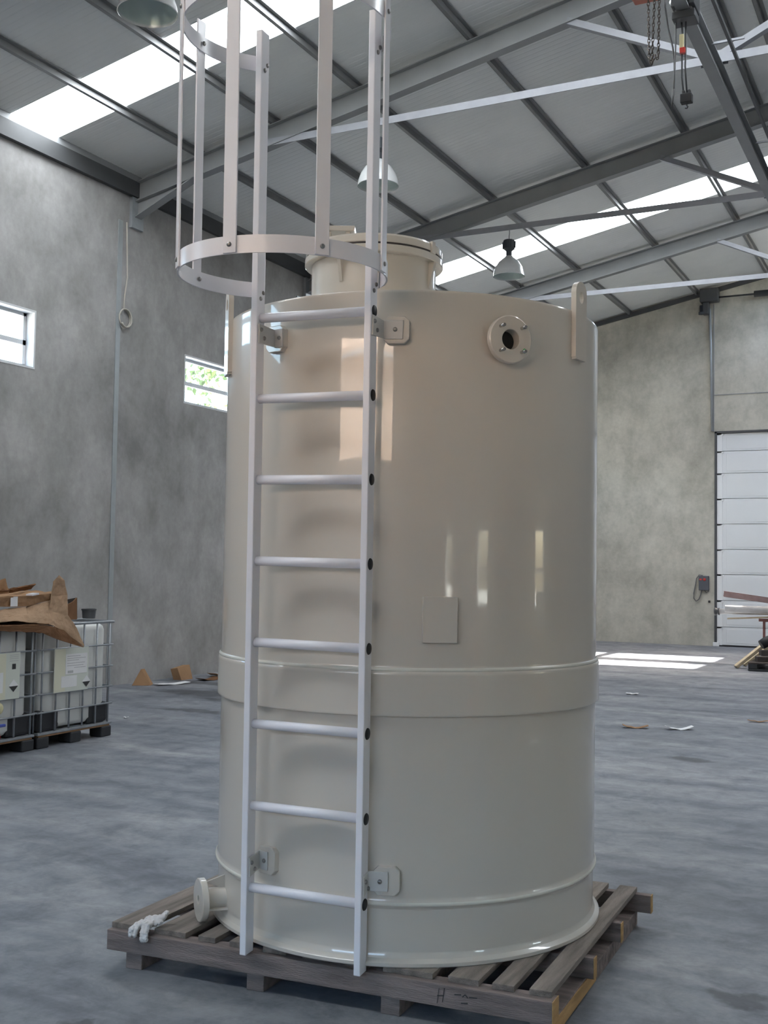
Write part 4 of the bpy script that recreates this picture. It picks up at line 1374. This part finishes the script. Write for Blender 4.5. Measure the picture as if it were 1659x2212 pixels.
# dark pallet with offcuts
dp = thing('dark_pallet', 'dark plastic pallet stack on the floor at the right edge', 'pallet', (-2.4, 19.6, 0))
o = dp.location
link('base', MB().box(-2.95, -1.75, 19.3, 20.2, 0.0, 0.04).mesh('base', o), 'ibc_black', dp, None, 0.01)
for x in (-2.95, -2.45, -1.9):
    link('block', MB().box(x, x + 0.15, 19.3, 20.2, 0.04, 0.12).mesh('block', o), 'ibc_black', dp, None, 0.01)
for i in range(5):
    link('deck_board', MB().box(-2.95, -1.75, 19.3 + 0.19 * i, 19.44 + 0.19 * i, 0.12, 0.145).mesh('deck_board', o), 'timber_dark', dp, None, 0.004)
for i, (p, q, w, h, m_, lb) in enumerate((
        ((-2.85, 19.5, 0.19), (-1.9, 19.9, 0.19), 0.16, 0.09, 'timber_dark', 'dark squared timber lying flat on the dark pallet'),
        ((-2.82, 19.72, 0.28), (-1.9, 20.05, 0.28), 0.2, 0.09, 'timber_dark', 'dark squared timber on top of the pallet heap'),
        ((-3.22, 19.75, 0.02), (-2.75, 19.95, 0.44), 0.16, 0.05, 'timber_light', 'pale plank leaning against the heap, lower one'),
        ((-3.16, 20.22, 0.02), (-2.72, 20.40, 0.40), 0.14, 0.05, 'timber_light', 'pale plank leaning against the heap, farther one'))):
    tag(MB().bar(p, q, w, h).build('timber_piece', m_, bevel=0.008), lb, 'timber')
tag(MB().tube([(-2.80, 19.72, 0.412), (-2.72, 19.76, 0.47), (-2.60, 19.82, 0.53), (-2.45, 19.9, 0.49), (-2.32, 19.95, 0.412)], [0.08, 0.085, 0.085, 0.08, 0.08], 14).build('rubber_hose', 'black_rubber'),
    'thick bent black rubber hose on the heap', 'hose')


# ------------------------------------------------------------------ litter on the floor
def scrap(x, y, w, d, rz, material, label, cat='scrap', curl=0.02, name='cardboard_scrap'):
    n = 6
    vs, fs = [], []
    for i in range(n + 1):
        for j in range(3):
            u = i / n - 0.5
            vs.append((u * w, (j / 2 - 0.5) * d * (1 - 0.25 * abs(u)), 0.004 + curl * (4 * u * u) ** 1.5 + 0.004 * ((i * 7 + j * 3) % 3)))
    for i in range(n):
        for j in range(2):
            fs.append((i * 3 + j, (i + 1) * 3 + j, (i + 1) * 3 + j + 1, i * 3 + j + 1))
    ob = MB().add(vs, fs).build(name, material)
    ob.location = (x, y, 0)
    ob.rotation_euler = (0, 0, rz)
    sd = ob.modifiers.new('thickness', 'SOLIDIFY')
    sd.thickness = 0.004
    sd.offset = 1
    return tag(ob, label, cat)


scrap(-2.90, 11.6, 0.26, 0.10, 0.3, 'cardboard', 'small brown curled scrap on the floor right of the tank', curl=0.03)
scrap(-2.48, 11.75, 0.28, 0.10, 0.5, 'paper', 'small white curled scrap of paper on the floor right of the tank', 'paper', 0.035, 'paper_scrap')
scrap(-1.85, 12.8, 0.22, 0.06, 0.2, 'cardboard', 'thin brown scrap at the right photo edge', curl=0.015)
scrap(-3.72, 14.7, 0.16, 0.10, 0.1, 'paper', 'tiny white paper bit on the floor toward the far wall', 'paper', 0.01, 'paper_scrap')
scrap(-7.71, 9.3, 0.05, 0.04, 0.4, 'paper', 'tiny white paper bit beside the bulk containers', 'paper', 0.01, 'paper_scrap')
scrap(-9.35, 12.2, 0.5, 0.16, 1.2, 'paper', 'flat pale strip of wrapping by the left wall', 'paper', 0.02, 'paper_scrap')
scrap(-9.3, 12.98, 0.35, 0.2, 1.4, 'cardboard_inside', 'flat brown scrap by the left wall near the box corner', curl=0.03)
scrap(-9.5, 13.6, 0.5, 0.2, 1.5, 'cardboard', 'flat brown scrap at the left wall under the window', curl=0.05)
scrap(-9.6, 14.2, 0.4, 0.25, 1.3, 'cardboard_pale', 'pale brown scrap at the left wall next to the tank edge', curl=0.07)
k = MB()
k.prism([(-9.70, 11.80, 0), (-9.52, 11.92, 0), (-9.58, 12.08, 0), (-9.76, 12.0, 0)], (0, 0, 0.01))
k.add([(-9.70, 11.80, 0.0), (-9.50, 11.95, 0.0), (-9.60, 12.12, 0.0), (-9.66, 11.93, 0.21), (-9.63, 11.97, 0.215)], [(0, 1, 3), (1, 4, 3), (1, 2, 4), (2, 0, 3, 4), (0, 2, 1)])
tag(k.build('cardboard_scrap', 'cardboard'), 'upright triangular cardboard piece against the left wall', 'cardboard')
k = MB()
k.hexa([(-9.72, 12.72, 0), (-9.58, 12.72, 0), (-9.58, 12.98, 0), (-9.72, 12.98, 0), (-9.76, 12.70, 0.15), (-9.64, 12.70, 0.17), (-9.62, 12.95, 0.20), (-9.74, 12.95, 0.19)])
tag(k.build('cardboard_scrap', 'cardboard'), 'small squat cardboard carton end against the left wall', 'cardboard')


# ------------------------------------------------------------------ orange trestles by the right wall (seen mirrored in the tank)
def trestle(x, y, rz, label, box):
    t = thing('orange_trestle', label, 'trestle', (x, y, 0))
    t.rotation_euler = (0, 0, rz)
    for s in (-1, 1):
        for e in (-1, 1):
            link('leg', MB().bar((s * 0.30, e * 0.28, 0), (s * 0.24, e * 0.05, 0.95), 0.05, 0.05, (1, 0, 0)).mesh('leg'), 'orange_paint', t)
        link('spreader', MB().bar((s * 0.285, -0.22, 0.25), (s * 0.285, 0.22, 0.25), 0.04, 0.04).mesh('spreader'), 'orange_paint', t)
    link('top_rail', MB().box(-0.34, 0.34, -0.07, 0.07, 0.95, 1.02).mesh('top_rail'), 'orange_paint', t, None, 0.01)
    return t


trestle(5.0, 0.55, 1.3, 'orange steel trestle by the right wall with nothing on it', False)
trestle(5.0, 6.2, 1.8, 'orange steel trestle by the right wall carrying a white box', True)
tag(MB().box(4.75, 5.25, 5.95, 6.45, 1.02, 1.42).build('white_box', 'white_paint', bevel=0.01), 'white box standing on an orange trestle out of view', 'box')

# ------------------------------------------------------------------ outdoors
tag(MB().box(-80, 80, -80, 90, -0.35, -0.2).build('outdoor_ground', 'outdoor_ground'), 'sunlit yard around the building', 'ground', kind='structure')
ob = thing('orange_building', 'terracotta rendered building across the yard, mirrored in the tank', 'building', (-3, -30, -0.2))
o = ob.location
link('wall', MB().box(-22, 16, -38, -30, -0.2, 9.0).mesh('wall', o), 'outdoor_render', ob)
link('plinth_band', MB().box(-22.1, 16.1, -38.1, -29.9, 3.2, 4.3).mesh('plinth_band', o), 'outdoor_white', ob)
link('roof', MB().prism([(-22.5, -29.5, 9.0), (16.5, -29.5, 9.0), (16.5, -34, 11.0), (-22.5, -34, 11.0)], (0, 0, 0.2)).mesh('roof', o), 'outdoor_render', ob)


def tree(x, y, h, r, label, seed, nleaf=5000):
    rr = random.Random(seed)
    t = thing('leafy_tree', label, 'tree', (x, y, -0.2), 'trees outside the left wall')
    link('trunk', MB().tube([(0, 0, 0), (0.05, 0.1, h * 0.3), (-0.1, 0.05, h * 0.55), (0.05, -0.1, h * 0.8)], [0.2, 0.16, 0.11, 0.05], 8).mesh('trunk'), 'bark', t)
    mb = MB()
    cl = [(rr.gauss(0, r * 0.42), rr.gauss(0, r * 0.42), h * 0.66 + rr.gauss(0, h * 0.16), r * rr.uniform(0.22, 0.42)) for _ in range(26)]
    vs, fs = [], []
    for i in range(nleaf):
        cx, cy, cz, cr = rr.choice(cl)
        d = Vector((rr.gauss(0, 1), rr.gauss(0, 1), rr.gauss(0, 1))).normalized() * cr * rr.uniform(0.4, 1.0)
        p = Vector((cx, cy, cz)) + d
        a = Vector((rr.gauss(0, 1), rr.gauss(0, 1), rr.gauss(0, 1))).normalized()
        b_ = a.cross(Vector((rr.gauss(0, 1), rr.gauss(0, 1), rr.gauss(0, 1)))).normalized()
        L, w = rr.uniform(0.10, 0.17), rr.uniform(0.05, 0.08)
        k = len(vs)
        vs += [p - a * L, p + b_ * w, p + a * L, p - b_ * w]
        fs.append((k, k + 1, k + 2, k + 3))
    me = bpy.data.meshes.new('crown')
    me.from_pydata([tuple(v) for v in vs], [], fs)
    cr_ = link('crown', me, 'leaf', t)
    cr_['kind'] = 'stuff'
    return t


tree(-17.0, 24.6, 9.5, 2.4, 'leafy green tree seen through the window left of the tank', 3, 1700)
tree(-22.5, 38.5, 9.0, 2.6, 'leafy green tree outside, behind the one at the window', 5, 4000)
